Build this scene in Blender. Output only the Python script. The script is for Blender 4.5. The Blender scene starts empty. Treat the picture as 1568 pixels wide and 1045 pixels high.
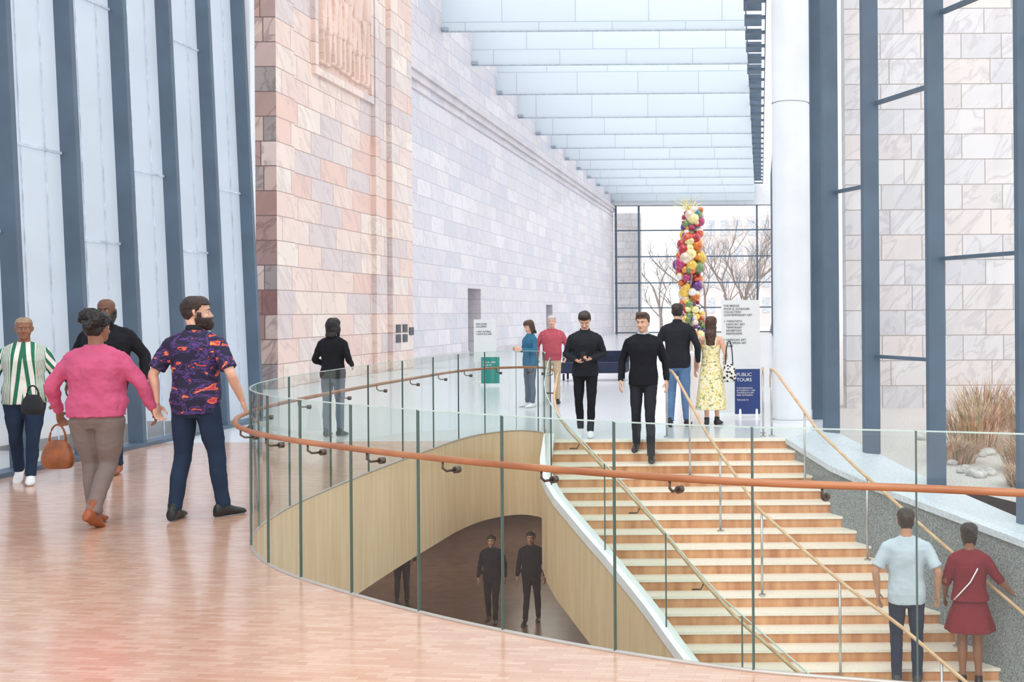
import bpy, bmesh, math, random
from mathutils import Vector, Matrix, noise
from mathutils.geometry import tessellate_polygon
random.seed(7)
V = Vector
S = bpy.context.scene
EYE = 1.68
ZL = -4.42

# ------------------------------------------------------------------ helpers
def lin(c):
    def f(v):
        v /= 255.0
        return v/12.92 if v <= .04045 else ((v+.055)/1.055)**2.4
    return (f(c[0]), f(c[1]), f(c[2]), 1)

def newmat(name):
    m = bpy.data.materials.new(name); m.use_nodes = True
    nt = m.node_tree
    return m, nt, nt.nodes['Principled BSDF'], nt.nodes['Material Output']

def ramp(nt, stops, interp='LINEAR'):
    r = nt.nodes.new('ShaderNodeValToRGB'); cr = r.color_ramp; cr.interpolation = interp
    while len(cr.elements) < len(stops): cr.elements.new(.5)
    for e, (p, c) in zip(cr.elements, stops):
        e.position = p; e.color = lin(c) if len(c) == 3 else c
    return r

def simple(name, col, rough=.6, metal=0., var=.12, scale=6., bump=0., spec=.5, emit=0):
    m, nt, b, o = newmat(name)
    L = nt.links
    tc = nt.nodes.new('ShaderNodeTexCoord')
    n = nt.nodes.new('ShaderNodeTexNoise'); n.inputs['Scale'].default_value = scale; n.inputs['Detail'].default_value = 4
    L.new(tc.outputs['Object'], n.inputs['Vector'])
    a = tuple(max(0, c*(1-var)) for c in col); d = tuple(min(255, c*(1+var)) for c in col)
    r = ramp(nt, [(.3, a), (.7, d)])
    L.new(n.outputs['Fac'], r.inputs['Fac']); L.new(r.outputs['Color'], b.inputs['Base Color'])
    b.inputs['Roughness'].default_value = rough; b.inputs['Metallic'].default_value = metal
    b.inputs['Specular IOR Level'].default_value = spec
    if bump:
        bp = nt.nodes.new('ShaderNodeBump'); bp.inputs['Strength'].default_value = bump; bp.inputs['Distance'].default_value = .02
        L.new(n.outputs['Fac'], bp.inputs['Height']); L.new(bp.outputs['Normal'], b.inputs['Normal'])
    return m

def glassmat(name, tint, f0=.07, haze=0.0, hazecol=(230, 238, 242), rough=.02):
    """thin two-sided pane: Schlick reflection + transparency"""
    m, nt, b, o = newmat(name); L = nt.links
    nt.nodes.remove(b)
    t = nt.nodes.new('ShaderNodeBsdfTransparent'); t.inputs['Color'].default_value = lin(tint)
    g = nt.nodes.new('ShaderNodeBsdfGlossy'); g.inputs['Roughness'].default_value = rough
    ge = nt.nodes.new('ShaderNodeNewGeometry'); dt = nt.nodes.new('ShaderNodeVectorMath'); dt.operation = 'DOT_PRODUCT'
    L.new(ge.outputs['Normal'], dt.inputs[0]); L.new(ge.outputs['Incoming'], dt.inputs[1])
    def M(op, a, b_=None):
        n = nt.nodes.new('ShaderNodeMath'); n.operation = op
        if hasattr(a, 'links'): L.new(a, n.inputs[0])
        else: n.inputs[0].default_value = a
        if b_ is not None:
            if hasattr(b_, 'links'): L.new(b_, n.inputs[1])
            else: n.inputs[1].default_value = b_
        return n.outputs[0]
    c = M('ABSOLUTE', dt.outputs['Value']); p = M('POWER', M('SUBTRACT', 1., c), 5.)
    fac = M('ADD', M('MULTIPLY', p, .75), f0)
    mx = nt.nodes.new('ShaderNodeMixShader')
    L.new(fac, mx.inputs['Fac']); L.new(t.outputs[0], mx.inputs[1]); L.new(g.outputs[0], mx.inputs[2])
    out = mx
    if haze > 0:
        d = nt.nodes.new('ShaderNodeBsdfDiffuse'); d.inputs['Color'].default_value = lin(hazecol)
        m2 = nt.nodes.new('ShaderNodeMixShader'); m2.inputs['Fac'].default_value = haze
        L.new(mx.outputs[0], m2.inputs[1]); L.new(d.outputs[0], m2.inputs[2]); out = m2
    L.new(out.outputs[0], o.inputs['Surface'])
    return m

def marble(name, axis, tones, bw, bh, mortar=(150, 140, 140), vein=(150, 140, 150), veinamt=.5, rough=.35, msize=.012):
    m, nt, b, o = newmat(name); L = nt.links
    g = nt.nodes.new('ShaderNodeNewGeometry'); s = nt.nodes.new('ShaderNodeSeparateXYZ'); c = nt.nodes.new('ShaderNodeCombineXYZ')
    L.new(g.outputs['Position'], s.inputs[0])
    L.new(s.outputs[axis], c.inputs['X']); L.new(s.outputs['Z'], c.inputs['Y'])
    br = nt.nodes.new('ShaderNodeTexBrick')
    br.offset = .43; br.squash = 1.25; br.squash_frequency = 3
    for k, v in (('Scale', 1.), ('Mortar Size', msize), ('Mortar Smooth', .1), ('Brick Width', bw), ('Row Height', bh), ('Bias', 0.)):
        br.inputs[k].default_value = v
    br.inputs['Color1'].default_value = (0, 0, 0, 1); br.inputs['Color2'].default_value = (1, 1, 1, 1); br.inputs['Mortar'].default_value = (.5, .5, .5, 1)
    L.new(c.outputs[0], br.inputs['Vector'])
    k = len(tones)
    rt = ramp(nt, [((i+.0)/k, t) for i, t in enumerate(tones)], 'LINEAR')
    L.new(br.outputs['Color'], rt.inputs['Fac'])
    add = nt.nodes.new('ShaderNodeVectorMath'); add.operation = 'MULTIPLY_ADD'
    L.new(br.outputs['Color'], add.inputs[0]); add.inputs[1].default_value = (23, 17, 31); L.new(g.outputs['Position'], add.inputs[2])
    rot = nt.nodes.new('ShaderNodeVectorRotate'); rot.rotation_type = 'X_AXIS' if axis == 'Y' else 'Y_AXIS'; rot.inputs['Angle'].default_value = .8
    L.new(add.outputs[0], rot.inputs['Vector'])
    sc = nt.nodes.new('ShaderNodeVectorMath'); sc.operation = 'MULTIPLY'; sc.inputs[1].default_value = (.7, .5, 1.8)
    L.new(rot.outputs[0], sc.inputs[0])
    n = nt.nodes.new('ShaderNodeTexNoise'); n.inputs['Scale'].default_value = 1.0; n.inputs['Detail'].default_value = 6; n.inputs['Distortion'].default_value = .9
    L.new(sc.outputs[0], n.inputs['Vector'])
    rv = ramp(nt, [(.36, (0, 0, 0)), (.46, (70, 70, 70)), (.50, (220, 220, 220)), (.54, (90, 90, 90)), (.66, (150, 150, 150))])
    L.new(n.outputs['Fac'], rv.inputs['Fac'])
    ml = nt.nodes.new('ShaderNodeMath'); ml.operation = 'MULTIPLY'; ml.inputs[1].default_value = veinamt; L.new(rv.outputs['Color'], ml.inputs[0])
    mx = nt.nodes.new('ShaderNodeMixRGB'); mx.inputs['Color2'].default_value = lin(vein)
    L.new(ml.outputs[0], mx.inputs['Fac']); L.new(rt.outputs['Color'], mx.inputs['Color1'])
    mm = nt.nodes.new('ShaderNodeMixRGB'); mm.inputs['Color2'].default_value = lin(mortar)
    L.new(br.outputs['Fac'], mm.inputs['Fac']); L.new(mx.outputs[0], mm.inputs['Color1'])
    L.new(mm.outputs[0], b.inputs['Base Color'])
    b.inputs['Roughness'].default_value = rough
    return m

def link(o, parent=None):
    S.collection.objects.link(o)
    if parent: o.parent = parent
    return o

def mkobj(name, bm, mats, parent=None, smooth=False, recalc=True):
    if recalc: bmesh.ops.recalc_face_normals(bm, faces=bm.faces)
    me = bpy.data.meshes.new(name); bm.to_mesh(me); bm.free()
    for m in (mats if isinstance(mats, (list, tuple)) else [mats]): me.materials.append(m)
    if smooth:
        for p in me.polygons: p.use_smooth = True
    o = bpy.data.objects.new(name, me)
    return link(o, parent)

def empty(name, loc=(0, 0, 0), rz=0, sc=1):
    e = bpy.data.objects.new(name, None); e.location = loc; e.rotation_euler = (0, 0, math.radians(rz)); e.scale = (sc,)*3
    e.empty_display_size = .2
    return link(e)

def box(bm, x0, x1, y0, y1, z0, z1, mi=0):
    vs = [bm.verts.new(p) for p in ((x0,y0,z0),(x1,y0,z0),(x1,y1,z0),(x0,y1,z0),(x0,y0,z1),(x1,y0,z1),(x1,y1,z1),(x0,y1,z1))]
    for f in ((0,3,2,1),(4,5,6,7),(0,1,5,4),(1,2,6,5),(2,3,7,6),(3,0,4,7)):
        fc = bm.faces.new([vs[i] for i in f]); fc.material_index = mi

def prism(bm, base, top, mi=0):
    a = [bm.verts.new(p) for p in base]; b = [bm.verts.new(p) for p in top]
    n = len(a)
    for f in [a[::-1], b] + [[a[i], a[(i+1) % n], b[(i+1) % n], b[i]] for i in range(n)]:
        fc = bm.faces.new(f); fc.material_index = mi

def obox(bm, p, q, w, z0, z1, mi=0, lean=(0, 0)):
    p = V(p[:2]); q = V(q[:2]); t = (q-p).normalized(); n = V((-t.y, t.x))*w/2
    c = [p-n, q-n, q+n, p+n]
    prism(bm, [(v.x, v.y, z0) for v in c], [(v.x+lean[0], v.y+lean[1], z1) for v in c], mi)

def tube(bm, pts, r, seg=10, mi=0, cap=True):
    pts = [V(p) for p in pts]; rings = []
    up = V((0, 0, 1))
    for i, p in enumerate(pts):
        t = (pts[min(i+1, len(pts)-1)]-pts[max(i-1, 0)]).normalized()
        ref = up if abs(t.z) < .95 else V((1, 0, 0))
        u = t.cross(ref).normalized(); v = u.cross(t)
        rr = r[i] if isinstance(r, (list, tuple)) else r
        rings.append([bm.verts.new(p+u*math.cos(a)*rr+v*math.sin(a)*rr) for a in [2*math.pi*k/seg for k in range(seg)]])
    for a, b in zip(rings, rings[1:]):
        for k in range(seg):
            f = bm.faces.new((a[k], a[(k+1) % seg], b[(k+1) % seg], b[k])); f.material_index = mi; f.smooth = True
    if cap:
        for rg in (rings[0], rings[-1][::-1]):
            f = bm.faces.new(rg); f.material_index = mi

def interp(tab, x):
    for (a, va), (b, vb) in zip(tab, tab[1:]):
        if x <= a and x >= b:
            t = (a-x)/(a-b); return va+(vb-va)*t
    return tab[0][1] if x > tab[0][0] else tab[-1][1]

def catmull(P, sub=6):
    out = []
    for i in range(len(P)-1):
        p0 = P[max(i-1, 0)]; p1 = P[i]; p2 = P[i+1]; p3 = P[min(i+2, len(P)-1)]
        for k in range(sub):
            t = k/sub
            out.append(.5*((2*p1)+(p2-p0)*t+(2*p0-5*p1+4*p2-p3)*t*t+(3*p1-p0-3*p2+p3)*t**3))
    out.append(P[-1].copy()); return out

def polymesh(name, pts, z, mats, flip=False):
    tris = tessellate_polygon([[V((p[0], p[1], 0)) for p in pts]])
    bm = bmesh.new(); vs = [bm.verts.new((p[0], p[1], z)) for p in pts]
    for t in tris:
        try: bm.faces.new([vs[i] for i in t])
        except ValueError: pass
    bmesh.ops.recalc_face_normals(bm, faces=bm.faces)
    up = sum(f.normal.z*f.calc_area() for f in bm.faces)
    if (up < 0) != flip:
        for f in bm.faces: f.normal_flip()
    return mkobj(name, bm, mats, recalc=False)

# ------------------------------------------------------------------ materials
M_steel = simple('blue_grey_steel', (84, 102, 120), .45, 0, .06, 2)
M_dark = simple('dark_steel', (62, 68, 78), .4, .3, .05)
M_bracket = simple('bracket_steel', (96, 84, 76), .35, .6, .05)
M_post = simple('satin_stainless', (190, 190, 190), .3, .7, .04)
M_white = simple('white_paint', (236, 238, 240), .5, 0, .02)
M_trim = simple('brushed_base_channel', (190, 184, 178), .4, .4, .03)
M_col = simple('column_plaster', (226, 231, 236), .55, 0, .03, 1.2)
M_edge = simple('green_glass_edge', (78, 100, 94), .2, 0, .05)
M_edgel = simple('pale_glass_edge', (186, 208, 202), .15, 0, .05)
M_glass = glassmat('balustrade_glass', (240, 247, 244), .045, .008)
M_wglass = glassmat('window_glass', (242, 246, 250), .04)
M_blind = glassmat('blind_screen', (192, 203, 214), .02, .35, (236, 242, 250), .4)
M_navy = simple('navy_fabric', (38, 46, 70), .8)
M_black = simple('black_ink', (28, 30, 34), .7)

def wood_mat(name, c1, c2, axis_scale=(14, 14, 1), rough=.4):
    m, nt, b, o = newmat(name); L = nt.links
    g = nt.nodes.new('ShaderNodeNewGeometry'); mp = nt.nodes.new('ShaderNodeMapping'); mp.inputs['Scale'].default_value = axis_scale
    L.new(g.outputs['Position'], mp.inputs['Vector'])
    n = nt.nodes.new('ShaderNodeTexNoise'); n.inputs['Scale'].default_value = 1.; n.inputs['Detail'].default_value = 5
    L.new(mp.outputs[0], n.inputs['Vector'])
    r = ramp(nt, [(.32, c1), (.68, c2)]); L.new(n.outputs['Fac'], r.inputs['Fac'])
    L.new(r.outputs['Color'], b.inputs['Base Color']); b.inputs['Roughness'].default_value = rough
    return m
M_maple = wood_mat('maple_panel', (222, 192, 152), (236, 212, 176))
M_riser = wood_mat('riser_wood', (186, 122, 80), (224, 170, 124), (9, 9, 1.5))
M_rail = wood_mat('rail_wood', (150, 92, 58), (180, 120, 80), (3, 3, 20), .4)
M_brass = wood_mat('pale_rail_wood', (196, 160, 122), (216, 186, 150), (3, 3, 20), .35)
M_tread = simple('tread_terrazzo', (244, 236, 222), .35, 0, .03, 40)
M_granite = simple('granite', (130, 138, 140), .5, 0, .28, 60)
M_ledge = simple('ledge_stone', (205, 214, 222), .4, 0, .06, 30)
M_lowfloor = simple('brown_floor', (118, 92, 78), .3, 0, .1, 4)

def floor_mat():
    m, nt, b, o = newmat('endgrain_floor'); L = nt.links
    g = nt.nodes.new('ShaderNodeNewGeometry')
    rot = nt.nodes.new('ShaderNodeMapping'); rot.inputs['Rotation'].default_value = (0, 0, .12)
    L.new(g.outputs['Position'], rot.inputs['Vector'])
    br = nt.nodes.new('ShaderNodeTexBrick')
    for k, v in (('Scale', 1.), ('Mortar Size', .001), ('Brick Width', .14), ('Row Height', .035)): br.inputs[k].default_value = v
    br.inputs['Color1'].default_value = lin((202, 160, 136)); br.inputs['Color2'].default_value = lin((218, 186, 166)); br.inputs['Mortar'].default_value = lin((178, 138, 116))
    L.new(rot.outputs[0], br.inputs['Vector'])
    n = nt.nodes.new('ShaderNodeTexNoise'); n.inputs['Scale'].default_value = .35; n.inputs['Detail'].default_value = 3
    L.new(g.outputs['Position'], n.inputs['Vector'])
    r = ramp(nt, [(.3, (255, 243, 234)), (.7, (255, 252, 250))]); L.new(n.outputs['Fac'], r.inputs['Fac'])
    mx = nt.nodes.new('ShaderNodeMixRGB'); mx.blend_type = 'MULTIPLY'; mx.inputs['Fac'].default_value = 1
    L.new(br.outputs['Color'], mx.inputs['Color1']); L.new(r.outputs['Color'], mx.inputs['Color2'])
    L.new(mx.outputs[0], b.inputs['Base Color'])
    n2 = nt.nodes.new('ShaderNodeTexNoise'); n2.inputs['Scale'].default_value = 9; L.new(g.outputs['Position'], n2.inputs['Vector'])
    rr = nt.nodes.new('ShaderNodeMapRange'); rr.inputs['To Min'].default_value = .16; rr.inputs['To Max'].default_value = .28
    L.new(n2.outputs['Fac'], rr.inputs['Value']); L.new(rr.outputs[0], b.inputs['Roughness'])
    b.inputs['Specular IOR Level'].default_value = .7
    b.inputs['Coat Weight'].default_value = .4; b.inputs['Coat Roughness'].default_value = .12
    bp = nt.nodes.new('ShaderNodeBump'); bp.inputs['Strength'].default_value = .08; bp.inputs['Distance'].default_value = .01
    L.new(n2.outputs['Fac'], bp.inputs['Height']); L.new(bp.outputs['Normal'], b.inputs['Normal'])
    return m
M_floor = floor_mat()
M_lobby = simple('pale_terrazzo', (218, 221, 225), .2, 0, .05, 30)

M_longwall = marble('lavender_marble', 'Y', [(214, 208, 216), (226, 220, 224), (220, 213, 216), (234, 228, 231), (211, 210, 218)], 1.5, .56, (184, 178, 188), (178, 174, 190), .5)
M_pier = marble('pink_marble', 'Y', [(232, 206, 196), (240, 220, 208), (232, 197, 183), (242, 228, 216), (218, 204, 202)], 1.35, .56, (178, 150, 142), (180, 156, 156), .55)
M_pierend = marble('banded_marble', 'X', [(168, 124, 116), (214, 188, 176), (142, 98, 94), (226, 204, 196), (164, 152, 150)], .9, .56, (110, 90, 86), (100, 78, 76), .7)
M_facade = marble('exterior_marble', 'X', [(228, 218, 212), (236, 230, 226), (218, 216, 218), (238, 226, 218), (232, 227, 225)], .9, .56, (176, 166, 160), (178, 170, 174), .6)

# ------------------------------------------------------------------ plan geometry
ARC = [V(p) for p in [(5.7,4.1),(4.4,4.1),(3.1,4.2),(1.85,4.45),(.69,4.82),(-.045,5.02),(-.73,5.32),(-1.37,5.68),(-1.93,6.05),(-2.46,6.45),(-2.93,6.84),
       (-3.32,7.24),(-3.70,7.8),(-3.97,8.5),(-4.12,9.4),(-4.16,10.4),(-4.16,11.4),(-4.13,12.4),(-4.08,13.4),(-4.02,14.3),(-3.85,15.0),(-3.5,15.38),(-3.15,15.2),(-2.98,14.8),(-2.88,14.35)]]
SUB = 6
PATH = catmull(ARC, SUB)
XL = [(14.2,-2.75),(13.6,-2.7),(13.2,-2.5),(12.9,-2.25),(12.5,-1.92),(12.2,-1.66),(11.6,-1.18),(11.03,-.77),(10.5,-.35),(9.9,.25),(9.3,.85),(8,2.0),(6.5,3.0)]
XR = [(14.2,.34),(13.05,.85),(12.42,1.27),(11.4,2.02),(10.4,2.78),(9.8,3.25),(8,4.4),(6.5,5.2)]
SL = .13/.22
def zs(d): return -SL*(14.2-d)
outer = [(5.9,-4),(5.9,4.1)]+[(p.x, p.y) for p in PATH]+[(-2.75,14.2),(.34,14.2),(.945,15.6),(1.1,82.5),(-12.6,82.5),(-12.6,17.3),(-8.35,17.3),(-8.35,-4)]
o = polymesh('floor', outer, 0, [M_floor, M_lobby])
bm = bmesh.new(); bm.from_mesh(o.data)
r = bmesh.ops.bisect_plane(bm, geom=bm.verts[:]+bm.edges[:]+bm.faces[:], plane_co=(0, 14.2, 0), plane_no=(0, 1, 0))
for f in bm.faces:
    if f.calc_center_median().y > 14.2: f.material_index = 1
bm.to_mesh(o.data); bm.free()
polymesh('floor_underside', outer, -1.2, M_maple, flip=True)
bm = bmesh.new()
fp = PATH+[V((-2.75, 14.2))]
for a, b in zip(fp, fp[1:]):
    f = bm.faces.new([bm.verts.new(q) for q in ((a.x,a.y,0),(b.x,b.y,0),(b.x,b.y,-1.2),(a.x,a.y,-1.2))]); f.smooth = True
bmesh.ops.remove_doubles(bm, verts=bm.verts, dist=.0005)
mkobj('wall_stairwell_fascia', bm, M_maple, smooth=True)
bm = bmesh.new()
tube(bm, [(p.x, p.y, .004) for p in PATH], .011, 6)
mkobj('trim_1', bm, M_trim)

# lower level
bm = bmesh.new(); box(bm, -17, 8, 0, 34, ZL-.2, ZL); mkobj('floor_lower', bm, M_lowfloor)
bm = bmesh.new(); box(bm, -17, 8, 34, 34.2, ZL, -1.2); mkobj('wall_lower_back', bm, M_lowfloor)
bm = bmesh.new(); box(bm, -17.2, -17, 0, 34, ZL, -1.2); mkobj('wall_lower_left', bm, M_maple)
bm = bmesh.new(); box(bm, 8, 8.2, 0, 34, ZL, -1.2); mkobj('wall_lower_right', bm, M_maple)
for (lx, ly) in ((-6, 19), (-3.5, 24), (-9, 25), (-6, 29)):  # added fill lamps that brighten the lower level, no known fixtures
    al = bpy.data.lights.new('lower_fill_lamp', 'AREA'); al.size = 1.2; al.energy = 70; al.color = (1, .93, .84)
    lo = bpy.data.objects.new('lower_fill_lamp', al); lo.location = (lx, ly, -1.25); link(lo)

# ------------------------------------------------------------------ staircase
bm = bmesh.new()
NST = 34
for n in range(1, NST+1):
    d0 = 14.2-.22*(n-1); d1 = 14.2-.22*n; z = -.13*n
    l0, r0, l1, r1 = interp(XL, d0), interp(XR, d0), interp(XL, d1), interp(XR, d1)
    def q(pts, mi):
        f = bm.faces.new([bm.verts.new(p) for p in pts]); f.material_index = mi
    q([(l0,d0+.02,z),(r0,d0+.02,z),(r0,d0+.02,z+.1),(l0,d0+.02,z+.1)], 1)
    prism(bm, [(l0,d0+.03,z-.03),(r0,d0+.03,z-.03),(r1,d1-.0,z-.03),(l1,d1-.0,z-.03)], [(l0,d0+.03,z),(r0,d0+.03,z),(r1,d1,z),(l1,d1,z)], 0)
prism(bm, [(-2.75,14.26,-.03),(.34,14.26,-.03),(.34,14.18,-.03),(-2.75,14.18,-.03)], [(-2.75,14.26,.004),(.34,14.26,.004),(.34,14.18,.004),(-2.75,14.18,.004)], 0)
ds = [14.2-.22*i for i in range(0, NST+1, 1)]
for a, b in zip(ds, ds[1:]):
    f = bm.faces.new([bm.verts.new(p) for p in ((interp(XL,a),a,max(zs(a)-1.15,ZL+.01)),(interp(XR,a),a,max(zs(a)-1.15,ZL+.01)),(interp(XR,b),b,max(zs(b)-1.15,ZL+.01)),(interp(XL,b),b,max(zs(b)-1.15,ZL+.01)))]); f.material_index = 2
    x0, x1 = interp(XL, a), interp(XL, b)
    prism(bm, [(x0-.1,a,max(zs(a)-1.15,ZL+.01)),(x0,a,max(zs(a)-1.15,ZL+.01)),(x1,b,max(zs(b)-1.15,ZL+.01)),(x1-.1,b,max(zs(b)-1.15,ZL+.01))],
          [(x0-.1,a,zs(a)+.04),(x0,a,zs(a)+.04),(x1,b,zs(b)+.04),(x1-.1,b,zs(b)+.04)], 2)
    prism(bm, [(x0-.12,a,zs(a)-.02),(x0+.02,a,zs(a)-.02),(x1+.02,b,zs(b)-.02),(x1-.12,b,zs(b)-.02)],
          [(x0-.12,a,zs(a)+.09),(x0+.02,a,zs(a)+.09),(x1+.02,b,zs(b)+.09),(x1-.12,b,zs(b)+.09)], 3)
mkobj('staircase', bm, [M_tread, M_riser, M_maple, M_white])

pairs = [((.34,14.2,0),(.945,15.6,0)),((.85,13.05,-.2),(1.457,14.57,-.19)),((1.27,12.42,-.32),(1.8,13.9,-.32)),((2.02,11.4,-.48),(2.13,13.24,-.43)),
         ((2.78,10.4,-.65),(2.87,11.75,-.62)),((3.25,9.8,-.75),(3.6,10.3,-.72)),((4.4,8,-.95),(4.745,8,-.95)),((5.2,6.5,-1),(5.6,6.3,-1)),((5.7,4.1,-1.1),(5.9,4.1,-1.1))]
bm = bmesh.new()
for (a0, b0), (a1, b1) in zip(pairs, pairs[1:]):
    f = bm.faces.new([bm.verts.new(p) for p in (a0, b0, b1, a1)]); f.material_index = 1
    f = bm.faces.new([bm.verts.new(p) for p in ((a0[0],a0[1],ZL),a0,a1,(a1[0],a1[1],ZL))]); f.material_index = 0
    prism(bm, [(a0[0]-.03,a0[1]-.02,a0[2]-.06),(a0[0]+.1,a0[1]+.05,a0[2]-.06),(a1[0]+.1,a1[1]+.05,a1[2]-.06),(a1[0]-.03,a1[1]-.02,a1[2]-.06)],
          [(a0[0]-.03,a0[1]-.02,a0[2]+.01),(a0[0]+.1,a0[1]+.05,a0[2]+.01),(a1[0]+.1,a1[1]+.05,a1[2]+.01),(a1[0]-.03,a1[1]-.02,a1[2]+.01)], 1)
mkobj('wall_granite', bm, [M_granite, M_ledge])

# ------------------------------------------------------------------ glass balustrade
bal = empty('glass_balustrade')
bmg = bmesh.new(); bme = bmesh.new(); bmr = bmesh.new(); bmb = bmesh.new(); bmt = bmesh.new()
def nrm(i):
    t = (PATH[min(i+1, len(PATH)-1)]-PATH[max(i-1, 0)]).normalized(); return V((-t.y, t.x))
GH = 1.14
for s in range(len(ARC)-1):
    i0, i1 = s*SUB, (s+1)*SUB
    for i in range(i0, i1):
        a, b = PATH[i].copy(), PATH[i+1].copy()
        if i == i0: a = a+(b-a).normalized()*.006
        if i == i1-1: b = b-(b-a).normalized()*.006
        f = bmg.faces.new([bmg.verts.new(p) for p in ((a.x,a.y,.01),(b.x,b.y,.01),(b.x,b.y,GH),(a.x,a.y,GH))]); f.smooth = True
        na, nb = nrm(i)*.006, nrm(i+1)*.006
        prism(bmt, [(a.x-na.x,a.y-na.y,GH-.003),(a.x+na.x,a.y+na.y,GH-.003),(b.x+nb.x,b.y+nb.y,GH-.003),(b.x-nb.x,b.y-nb.y,GH-.003)],
              [(a.x-na.x,a.y-na.y,GH+.003),(a.x+na.x,a.y+na.y,GH+.003),(b.x+nb.x,b.y+nb.y,GH+.003),(b.x-nb.x,b.y-nb.y,GH+.003)])
    p = PATH[i0]; n = nrm(i0)
    obox(bme, p-n*.008, p+n*.008, .0075, .01, GH)
    im = i0+SUB//2; p = PATH[im]; n = nrm(im)
    tube(bmb, [(p.x-n.x*.012,p.y-n.y*.012,.83),(p.x+n.x*.02,p.y+n.y*.02,.83)], .019, 12)
    tube(bmb, [(p.x+n.x*.01,p.y+n.y*.01,.83),(p.x+n.x*.075,p.y+n.y*.075,.832),(p.x+n.x*.1,p.y+n.y*.1,.85),(p.x+n.x*.1,p.y+n.y*.1,.885)], .007, 8)
bmesh.ops.remove_doubles(bmg, verts=bmg.verts, dist=.0004)
mkobj('glass_panels', bmg, M_glass, bal, recalc=False)
mkobj('panel_seams', bme, M_edge, bal)
mkobj('top_edge', bmt, M_edgel, bal)
tube(bmr, [(PATH[i].x+nrm(i).x*.1, PATH[i].y+nrm(i).y*.1, .9) for i in range(len(PATH)-4)], .0175, 14)
mkobj('handrail', bmr, M_rail, bal)
mkobj('rail_brackets', bmb, M_bracket, bal)

sb = empty('stair_glass_balustrade')
bmg = bmesh.new(); bme = bmesh.new(); bmr = bmesh.new(); bmb = bmesh.new()
dd = [14.3-.2*i for i in range(36)]
pp = [V((interp(XL, min(d, 14.2))-.05, d, min(0, zs(d))+.08)) for d in dd]
for i, (a, b) in enumerate(zip(pp, pp[1:])):
    f = bmg.faces.new([bmg.verts.new(q) for q in (a, b, b+V((0,0,1.0)), a+V((0,0,1.0)))]); f.smooth = True
    if i % 5 == 0: obox(bme, (a.x-.008, a.y), (a.x+.008, a.y), .009, a.z, a.z+1.0)
    if i % 5 == 2: tube(bmb, [(a.x, a.y, a.z+.74), (a.x+.09, a.y, a.z+.74), (a.x+.12, a.y, a.z+.8)], .009, 8)
bmesh.ops.remove_doubles(bmg, verts=bmg.verts, dist=.0004)
mkobj('glass_panels', bmg, M_glass, sb, recalc=False); mkobj('panel_seams', bme, M_edge, sb)
tube(bmr, [p+V((0,0,1.0)) for p in pp], .007, 6, 1)
tube(bmr, [p+V((.12,0,.82)) for p in pp], .018, 12, 0)
mkobj('handrail', bmr, [M_brass, M_edgel], sb); mkobj('rail_brackets', bmb, M_bracket, sb)

def stair_rail(name, tab, dstart, dend, every=.9):
    e = empty(name); bmr = bmesh.new(); bmp = bmesh.new()
    n = int((dstart-dend)/.15); pts = []
    for i in range(n+1):
        d = dstart-(dstart-dend)*i/n
        zz = min(0, zs(d)) if d < 14.2 else 0
        pts.append(V((interp(tab, d), d, zz+.9)))
    tube(bmr, [pts[0]+V((0,.02,-.25)), pts[0]+V((0,.06,-.1))]+pts, .018, 12)
    d = dstart-.05
    while d > dend:
        n_ = max(0, math.ceil((14.2-d)/.22)); zb = -.13*n_ if d < 14.2 else 0
        x = interp(tab, d); zt = (min(0, zs(d)))+.88
        tube(bmp, [(x,d,zb),(x,d,zt)], .014, 10)
        tube(bmp, [(x,d,zb),(x,d,zb+.012)], .04, 12)
        d -= every
    mkobj('handrail', bmr, M_brass, e); mkobj('posts', bmp, M_post, e)
CR = [(14.6,-1.3),(14.4,-1.25),(13,-.65),(11.84,-.04),(11.2,.5),(10.75,.92),(10.4,1.3),(9.5,2.1),(8,3.1),(7,3.6)]
stair_rail('stair_handrail', CR, 14.55, 7.2)
stair_rail('stair_handrail', [(d+.0, x-.16) for d, x in [(14.6,.28)]+XR], 14.55, 7.2, 1.1)
stair_rail('landing_handrail', [(15,.02),(14.3,.02)], 14.9, 14.35, .4)

# ------------------------------------------------------------------ left glazed wall
lw = empty('window_1')
bmf = bmesh.new(); bmg = bmesh.new(); bmh = bmesh.new()
XW = -8.1; LEAN = -.55; TOPZ = 13.5; FD = .19
fins = [17.1-1.09*i for i in range(0, 19)]
for d in fins:
    prism(bmf, [(XW,d-.04,0),(XW+FD,d-.04,0),(XW+FD,d+.04,0),(XW,d+.04,0)], [(XW+LEAN,d-.04,TOPZ),(XW+FD+LEAN,d-.04,TOPZ),(XW+FD+LEAN,d+.04,TOPZ),(XW+LEAN,d+.04,TOPZ)])
for a, b in zip(fins, fins[1:]):
    f = bmg.faces.new([bmg.verts.new(p) for p in ((XW,a,0),(XW,b,0),(XW+LEAN,b,TOPZ),(XW+LEAN,a,TOPZ))])
    k = fins.index(a)
    for z in ((2.6, 5.6, 9.) if k % 2 else (3.6, 7.0, 10.5)):
        x = XW+LEAN*z/TOPZ
        box(bmh, x+.01, x+.03, b+.05, a-.05, z-.015, z+.015)
    for fr in (.3, .68):
        y = a+(b-a)*fr
        prism(bmh, [(XW+.01,y-.006,0),(XW+.02,y-.006,0),(XW+.02,y+.006,0),(XW+.01,y+.006,0)], [(XW+.01+LEAN,y-.006,TOPZ),(XW+.02+LEAN,y-.006,TOPZ),(XW+.02+LEAN,y+.006,TOPZ),(XW+.01+LEAN,y+.006,TOPZ)], 1)
box(bmf, XW-.05, XW+.22, -3, 17.2, 0, .05)
mkobj('fins', bmf, M_steel, lw); mkobj('screens', bmg, M_blind, lw, recalc=False)
M_pleat = simple('blind_pleat', (200, 212, 226), .6)
mkobj('transoms', bmh, [M_pleat, M_pleat], lw)
bm = bmesh.new()
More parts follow.
